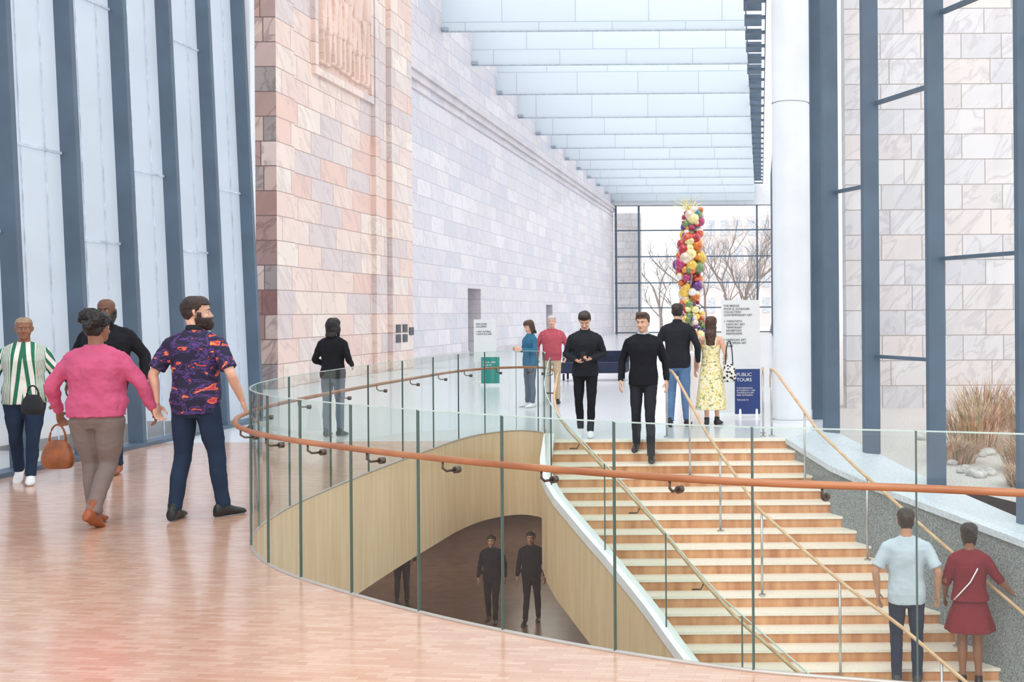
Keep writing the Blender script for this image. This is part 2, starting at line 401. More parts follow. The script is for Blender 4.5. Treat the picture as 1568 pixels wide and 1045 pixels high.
box(bm, -12.6, XW, 17.15, 17.3, 0, 14); box(bm, -12.6, -12.45, 17.3, 24.3, 0, 14)
mkobj('wall_left_return', bm, M_col)

# ------------------------------------------------------------------ marble pier and long wall
bm = bmesh.new()
box(bm, -12.6, -11, 24.3, 33.6, 0, 14, 0)
for y0, y1, pr in ((24.3, 25.25, .1), (30.55, 30.85, .12), (31.0, 31.55, .07), (31.75, 33.6, .16)):
    box(bm, -11.05, -11+pr, y0-.003, y1, 0, 14, 0)
for y0, y1, z0, z1 in ((26.5, 30.5, 7.62, 7.8), (26.5, 26.68, 7.8, 14), (30.3, 30.5, 7.8, 14)):
    box(bm, -11.02, -10.9, y0, y1, z0, z1, 0)
bmesh.ops.recalc_face_normals(bm, faces=bm.faces)
for f in bm.faces:
    if f.normal.y < -.5 and f.calc_center_median().y < 24.4: f.material_index = 1
mkobj('wall_marble_pier', bm, [M_pier, M_pierend], recalc=False)
caps = []
rnd = random.Random(3)
for k, yc in enumerate((27.15, 27.85, 28.5, 29.15, 29.85)):
    zb = 8.0+rnd.uniform(-.05, .1); hgt = 3.3+rnd.uniform(-.3, .3)
    def C(y0, z0, y1, z1, r): caps.append((yc+y0, zb+z0*hgt, yc+y1, zb+z1*hgt, r))
    C(0, .55, 0, .78, .19); C(0, .93, 0, .95, .15)
    C(-.1, .5, -.2, .25, .11); C(-.2, .25, -.14, .02, .075); C(-.14, .0, -.28, .0, .05); C(.1, .5, .18, .25, .11); C(.18, .25, .2, .02, .075); C(.2, .0, .06, .0, .05)
    sgn = rnd.choice((-1, 1))
    C(.2*sgn, .78, .38*sgn, .62, .07); C(.38*sgn, .62, .3*sgn, .85, .06); C(-.2*sgn, .78, -.32*sgn, .55, .07); C(-.32*sgn, .55, -.15*sgn, .45, .06)
    C(.34*sgn, .0, .3*sgn, 1.05, .03)
bm = bmesh.new(); NY, NZ = 150, 230
grid = []
for i in range(NY+1):
    row = []
    for j in range(NZ+1):
        y = 26.68+i/NY*(30.3-26.68); z = 7.8+j/NZ*6.
        hh = 0
        for (ya, za, yb, zb2, r) in caps:
            dy, dz = yb-ya, zb2-za; L2 = dy*dy+dz*dz or 1e-6
            t = max(0, min(1, ((y-ya)*dy+(z-za)*dz)/L2)); q2 = (y-ya-t*dy)**2+(z-za-t*dz)**2
            if q2 < r*r: hh = max(hh, math.sqrt(r*r-q2)*.9+.06+.012*math.sin(y*38+z*4))
        row.append(bm.verts.new((-10.985+hh, y, z)))
    grid.append(row)
for i in range(NY):
    for j in range(NZ): bm.faces.new((grid[i][j], grid[i+1][j], grid[i+1][j+1], grid[i][j+1]))
M_relief = simple('carved_marble', (228, 202, 190), .6, 0, .04, .8)
mkobj('relief_carving', bm, M_relief, smooth=False)
bm = bmesh.new(); XM = -11.25
for y0, y1, z0 in ((33.6, 41.4, 0), (41.4, 43.3, 2.65), (43.3, 56.5, 0), (56.5, 58.2, 2.1), (58.2, 82.5, 0)):
    box(bm, -12.6, XM, y0, y1, z0, 14.5)
mkobj('wall_left', bm, M_longwall)
M_void = simple('painted_doorway_shade', (88, 84, 86), .7)  # dark colour stands in for the shade deep in the doorways
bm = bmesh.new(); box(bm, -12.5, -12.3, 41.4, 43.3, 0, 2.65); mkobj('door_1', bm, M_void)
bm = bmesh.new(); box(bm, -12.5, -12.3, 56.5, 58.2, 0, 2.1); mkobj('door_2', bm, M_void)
M_cor = simple('cornice_stone', (210, 204, 208), .5, 0, .05, 1)
bm = bmesh.new()
box(bm, XM, XM+.22, 33.6, 82.4, 9.55, 9.72); box(bm, XM, XM+.12, 33.6, 82.4, 9.3, 9.55); box(bm, XM, XM+.05, 33.6, 82.4, 9.0, 9.06)
mkobj('trim_2', bm, M_cor)
bm = bmesh.new(); box(bm, XM, XM+.04, 33.6, 41.4, 0, .25); box(bm, XM, XM+.04, 43.3, 56.5, 0, .25); mkobj('baseboard_left', bm, M_cor)
pl = empty('wall_plaques'); bm = bmesh.new()
for (y, z) in ((32.0, 1.25), (32.6, 1.25), (32.0, .95), (32.6, .95), (33.2, 1.15)):
    box(bm, -10.845, -10.82, y, y+.4, z-.13, z+.11)
mkobj('plaques', bm, M_dark, pl)

# ------------------------------------------------------------------ ceiling baffles
M_baf, nt, b, oo = newmat('baffle_panel')
L = nt.links
g = nt.nodes.new('ShaderNodeNewGeometry'); s_ = nt.nodes.new('ShaderNodeSeparateXYZ'); c_ = nt.nodes.new('ShaderNodeCombineXYZ')
L.new(g.outputs['Position'], s_.inputs[0]); L.new(s_.outputs['X'], c_.inputs['X']); L.new(s_.outputs['Z'], c_.inputs['Y'])
br = nt.nodes.new('ShaderNodeTexBrick')
for k, v in (('Scale', 1.), ('Mortar Size', .012), ('Brick Width', 2.6), ('Row Height', 3.)): br.inputs[k].default_value = v
br.inputs['Color1'].default_value = lin((232, 240, 245)); br.inputs['Color2'].default_value = lin((237, 243, 247)); br.inputs['Mortar'].default_value = lin((192, 206, 216))
L.new(c_.outputs[0], br.inputs['Vector'])
df = nt.nodes.new('ShaderNodeBsdfDiffuse'); tr = nt.nodes.new('ShaderNodeBsdfTranslucent'); mx = nt.nodes.new('ShaderNodeMixShader'); mx.inputs[0].default_value = .5
L.new(br.outputs['Color'], df.inputs['Color']); L.new(br.outputs['Color'], tr.inputs['Color'])
L.new(df.outputs[0], mx.inputs[1]); L.new(tr.outputs[0], mx.inputs[2]); L.new(mx.outputs[0], oo.inputs['Surface'])
cb = empty('ceiling')
ys = [45, 97, 142, 178, 204, 225, 243, 258, 271, 283, 295, 307]
bm = bmesh.new(); bmk = bmesh.new()
for n in range(-1, 12):
    d = 38.2+4.0*n if n < 11 else 81.4
    y = ys[n] if n >= 0 else ys[0]
    z = EYE+(477-y)/1650*d if n >= 0 else EYE+10+.3*(-n)
    box(bm, XM+.02, -.42, d-.02, d+.02, z, z+2.0)
    box(bmk, XM+.02, -.42, d-.03, d+.03, z-.03, z)
    box(bmk, XM+.02, XM+.25, d-.06, d+.06, z+.02, z+.14)
mkobj('baffles', bm, M_baf, cb); mkobj('baffle_frames', bmk, simple('frame_grey', (160, 175, 188), .5), cb)
bm = bmesh.new()
box(bm, -.44, -.4, 20, 81, 11.3, 11.4); box(bm, .2, .24, 20, 81, 11.3, 11.4)
d = 20
while d < 81:
    box(bm, -.42, .22, d, d+.22, 11.28, 11.36); box(bm, -.5, .1, d+.3, d+.36, 11.6, 12.0); d += 1.9
mkobj('roof_truss', bm, M_steel)
bm = bmesh.new()
box(bm, XM, 1.0, 81.9, 82.3, 9.8, 14.5)
mkobj('wall_back_header', bm, M_white)

# ------------------------------------------------------------------ end window
ew = empty('window_2'); bm = bmesh.new()
for x in (-11.0, -9.25, -.25, .95): box(bm, x-.07, x+.07, 82.0, 82.25, 0, 9.9)
for z in (.12, 2.0, 3.9, 5.9, 7.9, 9.8): box(bm, -11.1, 1.0, 82.02, 82.2, z-.045, z+.045)
mkobj('mullions', bm, M_steel, ew)
bm = bmesh.new(); bm.faces.new([bm.verts.new(p) for p in ((-11.1,82.1,0),(1,82.1,0),(1,82.1,9.9),(-11.1,82.1,9.9))]); mkobj('panes', bm, M_wglass, ew)
bm = bmesh.new(); box(bm, -12.6, -9.4, 85, 85.4, -.3, 9.5); mkobj('outer_marble_wall', bm, M_facade)

# ------------------------------------------------------------------ column
col = bmesh.new()
for z0, z1, rr in ((0, .05, .31), (.05, 4.80, .285), (4.80, 4.82, .275), (4.82, 14, .285)):
    tube(col, [(.47,16.3,z0),(.47,16.3,z1)], rr, 48, cap=False)
mkobj('round_column', col, M_col)

# ------------------------------------------------------------------ right glazed wall
rw = empty('window_3'); bmf = bmesh.new(); bmg = bmesh.new()
nn = V((-.894, -.447))
def wl(d): return V((.945+.5*(15.6-d), d))
fd = [15.3, 14.36, 13.06, 11.6, 10.1, 8.6, 7.0]
for d in fd:
    p = wl(d); z0 = interp([(15.6,0),(14.57,-.19),(13.24,-.43),(11.75,-.62),(8,-.95),(6,-1)], d)
    obox(bmf, p, p+nn*.24, .07, z0, 14)
tr_ = [(15.25, 14.4, [3.36, 7.5]), (14.3, 13.1, [1.07, 4.43, 8.5]), (13.0, 11.65, [2.3, 5.27, 9]), (11.55, 10.15, [1.4, 4.6]), (10.05, 8.65, [2.3, 5.3]), (8.55, 7.05, [1.4, 4.6])]
for a, b_, zz in tr_:
    for z in zz: obox(bmf, wl(a)+nn*.04, wl(b_)+nn*.04, .07, z-.022, z+.022)
a, b_ = wl(15.6), wl(6.6)
bmg.faces.new([bmg.verts.new(p) for p in ((a.x,a.y,-1.2),(b_.x,b_.y,-1.2),(b_.x,b_.y,14),(a.x,a.y,14))])
bmg.faces.new([bmg.verts.new(p) for p in ((.97,15.7,0),(.97,82,0),(.97,82,11.3),(.97,15.7,11.3))])
obox(bmf, a, b_, .08, -1.25, -.95)
for i in range(40):
    d = 16.7+i*1.65
    if d < 82: obox(bmf, (.97, d), (.79, d), .07, 0, 12)
mkobj('fins_and_transoms', bmf, M_steel, rw); mkobj('panes', bmg, M_wglass, rw, recalc=False)

polymesh('ground', [(1.05,15.9),(5.6,6.6),(6.1,6.3),(6.1,-5),(60,-5),(60,210),(-80,210),(-80,-5),(-8.6,-5),(-8.6,17.5),(-12.8,17.5),(-12.8,82.8),(1.15,82.8)], -.5,
         simple('pale_gravel', (214, 206, 198), .9, 0, .12, 40, .3))
bm = bmesh.new()
box(bm, 1.9, 16, 24, 25, -.5, 14); mkobj('exterior_marble_building', bm, M_facade)
M_twig = simple('dry_grass', (206, 172, 142), .8, 0, .2, 8); M_twig2 = simple('pink_dry_stems', (190, 142, 132), .8, 0, .2, 8); M_twig3 = simple('olive_stems', (178, 172, 130), .8, 0, .2, 8)
rnd = random.Random(11)
for (cx, cy, R, H) in ((3.6,14.6,.6,.55),(3.3,16.6,.8,.95),(4.5,17.6,.9,1.1),(4.4,14.9,.6,.5),(5.6,18.5,1.,1.1),(2.8,15.4,.5,.4),(4.1,19.8,.9,1.0),(3.95,12.9,.5,.4),(5.9,15.6,.8,.8),(3.2,13.3,.35,.3)):
    bm = bmesh.new()
    for k in range(320):
        a = rnd.uniform(0, 6.283); r0 = R*.5*math.sqrt(rnd.random()); lx = rnd.uniform(.2, 1)*R*.7
        x, y = cx+r0*math.cos(a), cy+r0*math.sin(a); h = H*rnd.uniform(.5, 1)
        p0 = V((x, y, -.5)); p1 = p0+V((math.cos(a)*lx*.4, math.sin(a)*lx*.4, h*.65)); p2 = p0+V((math.cos(a)*lx+rnd.uniform(-.1,.1), math.sin(a)*lx+rnd.uniform(-.1,.1), h))
        w = V((-math.sin(a), math.cos(a), 0))*.008
        mi = rnd.choice((0, 0, 1, 2))
        v = [bm.verts.new(q) for q in (p0-w, p0+w, p1+w, p1-w, p2)]
        f = bm.faces.new(v[:4]); f.material_index = mi; f = bm.faces.new((v[3], v[2], v[4])); f.material_index = mi
    mkobj('dry_ornamental_grass', bm, [M_twig, M_twig2, M_twig3], recalc=False)
bm = bmesh.new()
for k in range(60):
    c = V((rnd.uniform(2.6, 6), rnd.uniform(12.8, 19), -.47))
    if c.x < .945+.5*(15.6-c.y)+.4: continue
    rr = rnd.uniform(.05, .13)
    g_ = bmesh.ops.create_icosphere(bm, subdivisions=2, radius=rr, matrix=Matrix.Translation(c))
    for v in g_['verts']:
        q = v.co-c; v.co = c+q*(1+.35*noise.noise(v.co*6)); v.co.z = c.z+(v.co.z-c.z)*.6
mkobj('garden_rocks', bm, simple('rock', (206, 200, 194), .9, 0, .15, 10), smooth=True)
M_bark = simple('tree_bark', (140, 128, 122), .9)
def tree(x, y, h, seed):
    rnd = random.Random(seed); cu = bpy.data.curves.new('bare_tree', 'CURVE'); cu.dimensions = '3D'; cu.bevel_depth = 1.; cu.bevel_resolution = 0
    def br_(p, d, l, r, lev):
        pts = [p]; q = p.copy(); dd_ = d.copy()
        for k in range(4):
            dd_ = (dd_+V((rnd.uniform(-.2,.2), rnd.uniform(-.2,.2), rnd.uniform(-.05,.15)))).normalized(); q = q+dd_*l/4; pts.append(q.copy())
        sp = cu.splines.new('POLY'); sp.points.add(len(pts)-1)
        for i, pt in enumerate(pts):
            sp.points[i].co = (*pt, 1); sp.points[i].radius = r*(1-.12*i)
        if lev < 5:
            for k in range(4 if lev < 2 else 3):
                i = rnd.choice((2, 3, 4)) if lev else rnd.choice((1, 2, 3, 4))
                nd = (dd_+V((rnd.uniform(-1,1), rnd.uniform(-1,1), rnd.uniform(-.1,.6)))).normalized()
                br_(pts[i], nd, l*rnd.uniform(.55,.75), r*.5, lev+1)
    br_(V((x, y, -.5)), V((0, 0, 1)), h*.38, h*.015, 0)
    cu.materials.append(M_bark); link(bpy.data.objects.new('bare_tree', cu))
for i, (x, y, h) in enumerate(((-2.5,104,12),(-5.5,112,13),(1.0,108,14),(-9,118,14),(-1,126,16),(-12,130,15),(-6.5,98,9),(-3.8,120,15),(-.6,99,11))): tree(x, y, h, 20+i)
M_bldg = simple('hazy_brick', (222, 214, 212), .9, 0, .04, .3)
bm = bmesh.new(); box(bm, -8, 2, 150, 160, -.5, 15)
for i in range(5):
    for j in range(4): box(bm, -7.4+i*1.9, -6.4+i*1.9, 149.9, 150, 1.5+j*3.6, 3.6+j*3.6, 1)
mkobj('distant_building', bm, [M_bldg, simple('hazy_window', (196, 200, 208), .5)])

# ------------------------------------------------------------------ glass sphere sculpture
cols = [(176,24,44),(222,112,30),(236,190,70),(50,140,148),(92,44,120),(240,232,220),(176,44,104),(212,80,44),(110,140,84),(245,228,160),(236,214,190),(150,20,40),(240,150,60)]
smats = []
for i, c in enumerate(cols):
    m = simple('blown_glass_%d' % i, c, .05, 0.0, .1, 5)
    bs = m.node_tree.nodes['Principled BSDF']; bs.inputs['Coat Weight'].default_value = 1.; bs.inputs['Coat Roughness'].default_value = .02; bs.inputs['Metallic'].default_value = .25
    smats.append(m)
bm = bmesh.new(); rnd = random.Random(5); SX, SY = -2.9, 45.
tube(bm, [(SX,SY,0),(SX,SY,6)], .08, 10, 5); tube(bm, [(SX,SY,0),(SX,SY,.1)], .5, 24, 5)
for k in range(300):
    z = .75+5.2*k/300+rnd.uniform(-.1, .1); a = rnd.uniform(0, 6.283); rr = rnd.choice((.08, .1, .13, .17, .25)) * rnd.uniform(.9, 1.1)
    R = .36*(1+.25*math.sin(z*2.1))
    c = V((SX+math.cos(a)*R+.08*math.sin(z*1.4), SY+math.sin(a)*R, z)); mi = rnd.randrange(len(cols))
    n0 = len(bm.faces)
    bmesh.ops.create_uvsphere(bm, u_segments=20, v_segments=12, radius=rr, matrix=Matrix.Translation(c))
    bm.faces.ensure_lookup_table()
    for f in bm.faces[n0:]: f.material_index = mi; f.smooth = True
for k in range(22):
    a = rnd.uniform(0, 6.283); t = rnd.uniform(.3, 1.)
    p = V((SX, SY, 5.9)); q = p+V((math.cos(a)*t*.95, math.sin(a)*t*.95, rnd.uniform(.1, .75)))
    tube(bm, [p, (p+q)/2+V((0,0,.08)), q], [.03, .018, .004], 8, 9)
mkobj('blown_glass_sculpture', bm, smats, recalc=False)

# ------------------------------------------------------------------ signs, bench
def text(parent, s, loc, size, mat_, rz=0, name='lettering'):
    cu = bpy.data.curves.new(name, 'FONT'); cu.body = s; cu.size = size; cu.extrude = .001; cu.space_line = 1.1
    cu.materials.append(mat_); o_ = bpy.data.objects.new(name, cu); o_.location = loc; o_.rotation_euler = (math.pi/2, 0, rz); return link(o_, parent)
M_board = simple('sign_board', (226, 228, 226), .5, 0, .01)
M_blue = simple('blue_sign', (40, 62, 122), .5, 0, .02); M_teal = simple('teal_sign', (40, 140, 130), .5, 0, .02)
M_wtext = simple('white_ink', (235, 238, 245), .6)
e = empty('directory_sign'); bm = bmesh.new(); box(bm, -.66, -.02, 18.0, 18.12, 0, 1.87); box(bm, -.7, .02, 17.95, 18.17, 0, .04); mkobj('board', bm, M_board, e)
text(e, "THE BRIDGE\nPHILIP G. SCHRAGER\nCOLLECTION\nCONTEMPORARY ART\n\n< TWENTIETH\n   CENTURY ART\n   TEMPORARY\n   EXHIBITION\n   RESTROOMS\n\n^ AMERICAN ART\n   EUROPEAN ART\n   CAFE", (-.62, 17.99, 1.76), .047, M_black)
e = empty('public_tours_sign'); bm = bmesh.new()
box(bm, -.42, -.02, 17.0, 17.03, .06, .77, 0)
for x in (-.36, -.1): 
    prism(bm, [(x,16.9,0),(x+.05,16.9,0),(x+.05,17.2,0),(x,17.2,0)], [(x+.01,17.0,.14),(x+.04,17.0,.14),(x+.04,17.05,.14),(x+.01,17.05,.14)], 1)
mkobj('board', bm, [M_blue, M_white], e)
text(e, "PUBLIC\nTOURS", (-.39, 16.99, .66), .075, M_wtext); text(e, "WEDNESDAYS &\nSATURDAYS 11 AM\nTHURSDAYS 6 PM\nFREE ADMISSION\n\nTHE JOSLYN", (-.39, 16.99, .46), .034, M_wtext)
e = empty('exhibition_sign'); bm = bmesh.new(); box(bm, -6.93, -6.4, 26.0, 26.05, .5, 1.53); box(bm, -6.9, -6.86, 26.0, 26.05, 0, .5); box(bm, -6.47, -6.43, 26.0, 26.05, 0, .5); box(bm, -6.95, -6.38, 25.85, 26.2, 0, .03); mkobj('board', bm, M_board, e)
text(e, "WELCOME\nGALLERIES\n\n< ART WORKS\n> SHOP & CAFE", (-6.88, 25.99, 1.4), .055, M_black)
e = empty('teal_floor_sign'); bm = bmesh.new(); box(bm, -6.5, -6.08, 25.0, 25.04, .05, .66); box(bm, -6.5, -6.08, 24.9, 25.2, 0, .05, 1); mkobj('board', bm, [M_teal, M_white], e)
text(e, "YOUR VISIT\nSTARTS\nHERE", (-6.46, 24.99, .52), .06, M_wtext)
e = empty('upholstered_bench'); bm = bmesh.new()
box(bm, -4.95, -3.3, 26.2, 26.9, .2, .45); box(bm, -4.95, -3.3, 26.85, 27.0, .2, .72)
for x in (-4.85, -3.45):
    for y in (26.28, 26.85): box(bm, x, x+.05, y, y+.05, 0, .2, 1)
bmesh.ops.bevel(bm, geom=[e_ for e_ in bm.edges], offset=.02, segments=2, affect='EDGES')
mkobj('seat', bm, [M_navy, M_dark], e)

# ------------------------------------------------------------------ people
def ring(bm, c, u_, v_, seg):
    return [bm.verts.new(c+u_*math.cos(a)+v_*math.sin(a)) for a in [2*math.pi*k/seg for k in range(seg)]]
def bridge(bm, rings, cap=True):
    seg = len(rings[0])
    for a, b in zip(rings, rings[1:]):
        for k in range(seg): bm.faces.new((a[k], a[(k+1) % seg], b[(k+1) % seg], b[k]))
    if cap: bm.faces.new(rings[0][::-1]); bm.faces.new(rings[-1])
def limb(bm, pts, rad, seg=14, side=V((1, 0, 0)), rnd_ends=True):
    pts = [V(p) for p in pts]; rad = [(r, r) if not isinstance(r, tuple) else r for r in rad]
    P = []; R = []
    nsub = 4
    for i in range(len(pts)-1):
        p0 = pts[max(i-1,0)]; p1 = pts[i]; p2 = pts[i+1]; p3 = pts[min(i+2,len(pts)-1)]
        for k in range(nsub):
            t = k/nsub
            lin_ = p1.lerp(p2, t); cm = .5*((2*p1)+(p2-p0)*t+(2*p0-5*p1+4*p2-p3)*t*t+(3*p1-p0-3*p2+p3)*t**3)
            P.append(lin_.lerp(cm, .6)); s = t*t*(3-2*t)
            R.append((rad[i][0]*(1-s)+rad[i+1][0]*s, rad[i][1]*(1-s)+rad[i+1][1]*s))
    P.append(pts[-1]); R.append(rad[-1])
    rings = []
    for i, p in enumerate(P):
        t = (P[min(i+1,len(P)-1)]-P[max(i-1,0)]).normalized()
        sd = side if abs(t.dot(side)) < .93 else V((0, 1, 0))
        v_ = t.cross(sd).normalized(); u_ = v_.cross(t).normalized()
        if rnd_ends and i == 0: rings.append(ring(bm, p-t*R[0][0]*.55, u_*R[0][0]*.6, v_*R[0][1]*.6, seg))
        rings.append(ring(bm, p, u_*R[i][0], v_*R[i][1], seg))
        if rnd_ends and i == len(P)-1: rings.append(ring(bm, p+t*R[-1][0]*.55, u_*R[-1][0]*.6, v_*R[-1][1]*.6, seg))
    bridge(bm, rings)
def stack(bm, rows, seg=28, fold=0, nf=9):
    rings = []
    for r_ in rows:
        z, rx, ry = r_[:3]; yo = r_[3] if len(r_) > 3 else 0; xo = r_[4] if len(r_) > 4 else 0
        vs = []
        for k in range(seg):
            a = 2*math.pi*k/seg; ff = 1+(fold*r_[5] if len(r_) > 5 else 0)*math.sin(nf*a+z*3)
            cx, sy = math.cos(a), math.sin(a)
            cx = math.copysign(abs(cx)**.85, cx); sy = math.copysign(abs(sy)**.85, sy)
            vs.append(bm.verts.new((xo+cx*rx*ff, yo+sy*ry*ff, z)))
        rings.append(vs)
    bridge(bm, rings)
HEAD = [(-.118,.018,.072,-.030),(-.108,.036,.088,.0),(-.088,.050,.094,.03),(-.06,.060,.092,.065),(-.03,.067,.089,.088),(0,.071,.086,.100),(.03,.075,.094,.105),(.06,.076,.089,.102),(.085,.068,.075,.088),(.105,.050,.052,.064),(.116,.026,.028,.036)]
def head_rings(bm, off=0, seg=28, M=Matrix(), lo=-1, jit=0):
    tab = []
    for i in range(len(HEAD)-1):
        for k in range(3):
            t = k/3; tab.append(tuple(HEAD[i][j]*(1-t)+HEAD[i+1][j]*t for j in range(4)))
    tab.append(HEAD[-1]); rings = []
    for (z, rx, f_, b_) in tab:
        zz = z+off*z/.118; vs = []
        for k in range(seg):
            a = 2*math.pi*k/seg; s, c = math.sin(a), math.cos(a)
            o2 = off+(jit*noise.noise(V((s*3+z*20, c*3, z*30))) if jit else 0)
            y = -(f_+o2)*c if c > 0 else (b_+o2)*(-c)
            vs.append(bm.verts.new(M @ V(((rx+o2)*s, y, zz))))
        rings.append(vs)
    bridge(bm, rings)
def mods(o_, voxel, smooth_it=6, wr=0, wsize=.09):
    m = o_.modifiers.new('Remesh', 'REMESH'); m.mode = 'VOXEL'; m.voxel_size = voxel; m.use_smooth_shade = True
    m = o_.modifiers.new('Smooth', 'SMOOTH'); m.factor = .5; m.iterations = smooth_it
    if wr:
        t = bpy.data.textures.get('wr%.2f' % wsize) or bpy.data.textures.new('wr%.2f' % wsize, 'CLOUDS'); t.noise_scale = wsize; t.noise_depth = 2
        m = o_.modifiers.new('Disp', 'DISPLACE'); m.texture = t; m.strength = wr; m.mid_level = .5; m.texture_coords = 'LOCAL'
def hand(bm, wrist, elbow, inward, curl=.5, spread=.3, length=1.0):
    w = V(wrist); d = (w-V(elbow)).normalized(); n = V(inward); n = (n-d*n.dot(d)).normalized(); s = d.cross(n)
    fwd = V((0, -1, 0))
    thumb_side = s if s.dot(fwd) > 0 else -s
    rings = []
    for t, ru, rv in ((-.02,.024,.018),(.0,.026,.018),(.03,.036,.016),(.06,.041,.015),(.088,.040,.013),(.096,.034,.009)):
        rings.append(ring(bm, w+d*t*length, s*ru, n*rv, 14))
    bridge(bm, rings)
    for i, (off, ln) in enumerate(((.031,.070),(.0105,.079),(-.0105,.074),(-.031,.058))):
        base = w+d*.078+thumb_side*off*.93
        dirv = (d+thumb_side*off*spread*6).normalized(); p = base; pts = [p]; ang = curl*.35
        for seg_, fr in enumerate((.46, .3, .24)):
            ang += curl*(.55 if seg_ else .25); dv = (dirv*math.cos(ang)+n*math.sin(ang)); p = p+dv*ln*fr*1.05+(dirv*.01 if seg_ == 0 else V((0,0,0))); pts.append(p)
        limb(bm, pts, [.0092,.0088,.008,.0068], 8, s)
    b0 = w+d*.025+thumb_side*.022; 
    limb(bm, [b0, b0+(d*.6+thumb_side*.75+n*.25)*.038, b0+(d*.6+thumb_side*.75+n*.25)*.038+(d*.85+thumb_side*.2+n*.45)*.03, b0+(d*.6+thumb_side*.75+n*.25)*.038+(d*.85+thumb_side*.1+n*.55)*.055], [.013,.0115,.0098,.008], 8, s)

FAB = {}
def fabric(name, col, rough=.85, bump=.15):
    if name not in FAB: FAB[name] = simple(name, col, rough, 0, .035, 7, 0, spec=.2)
    return FAB[name]
def skinm(name, col):
    if name not in FAB: FAB[name] = simple(name, col, .5, 0, .03, 14)
    return FAB[name]

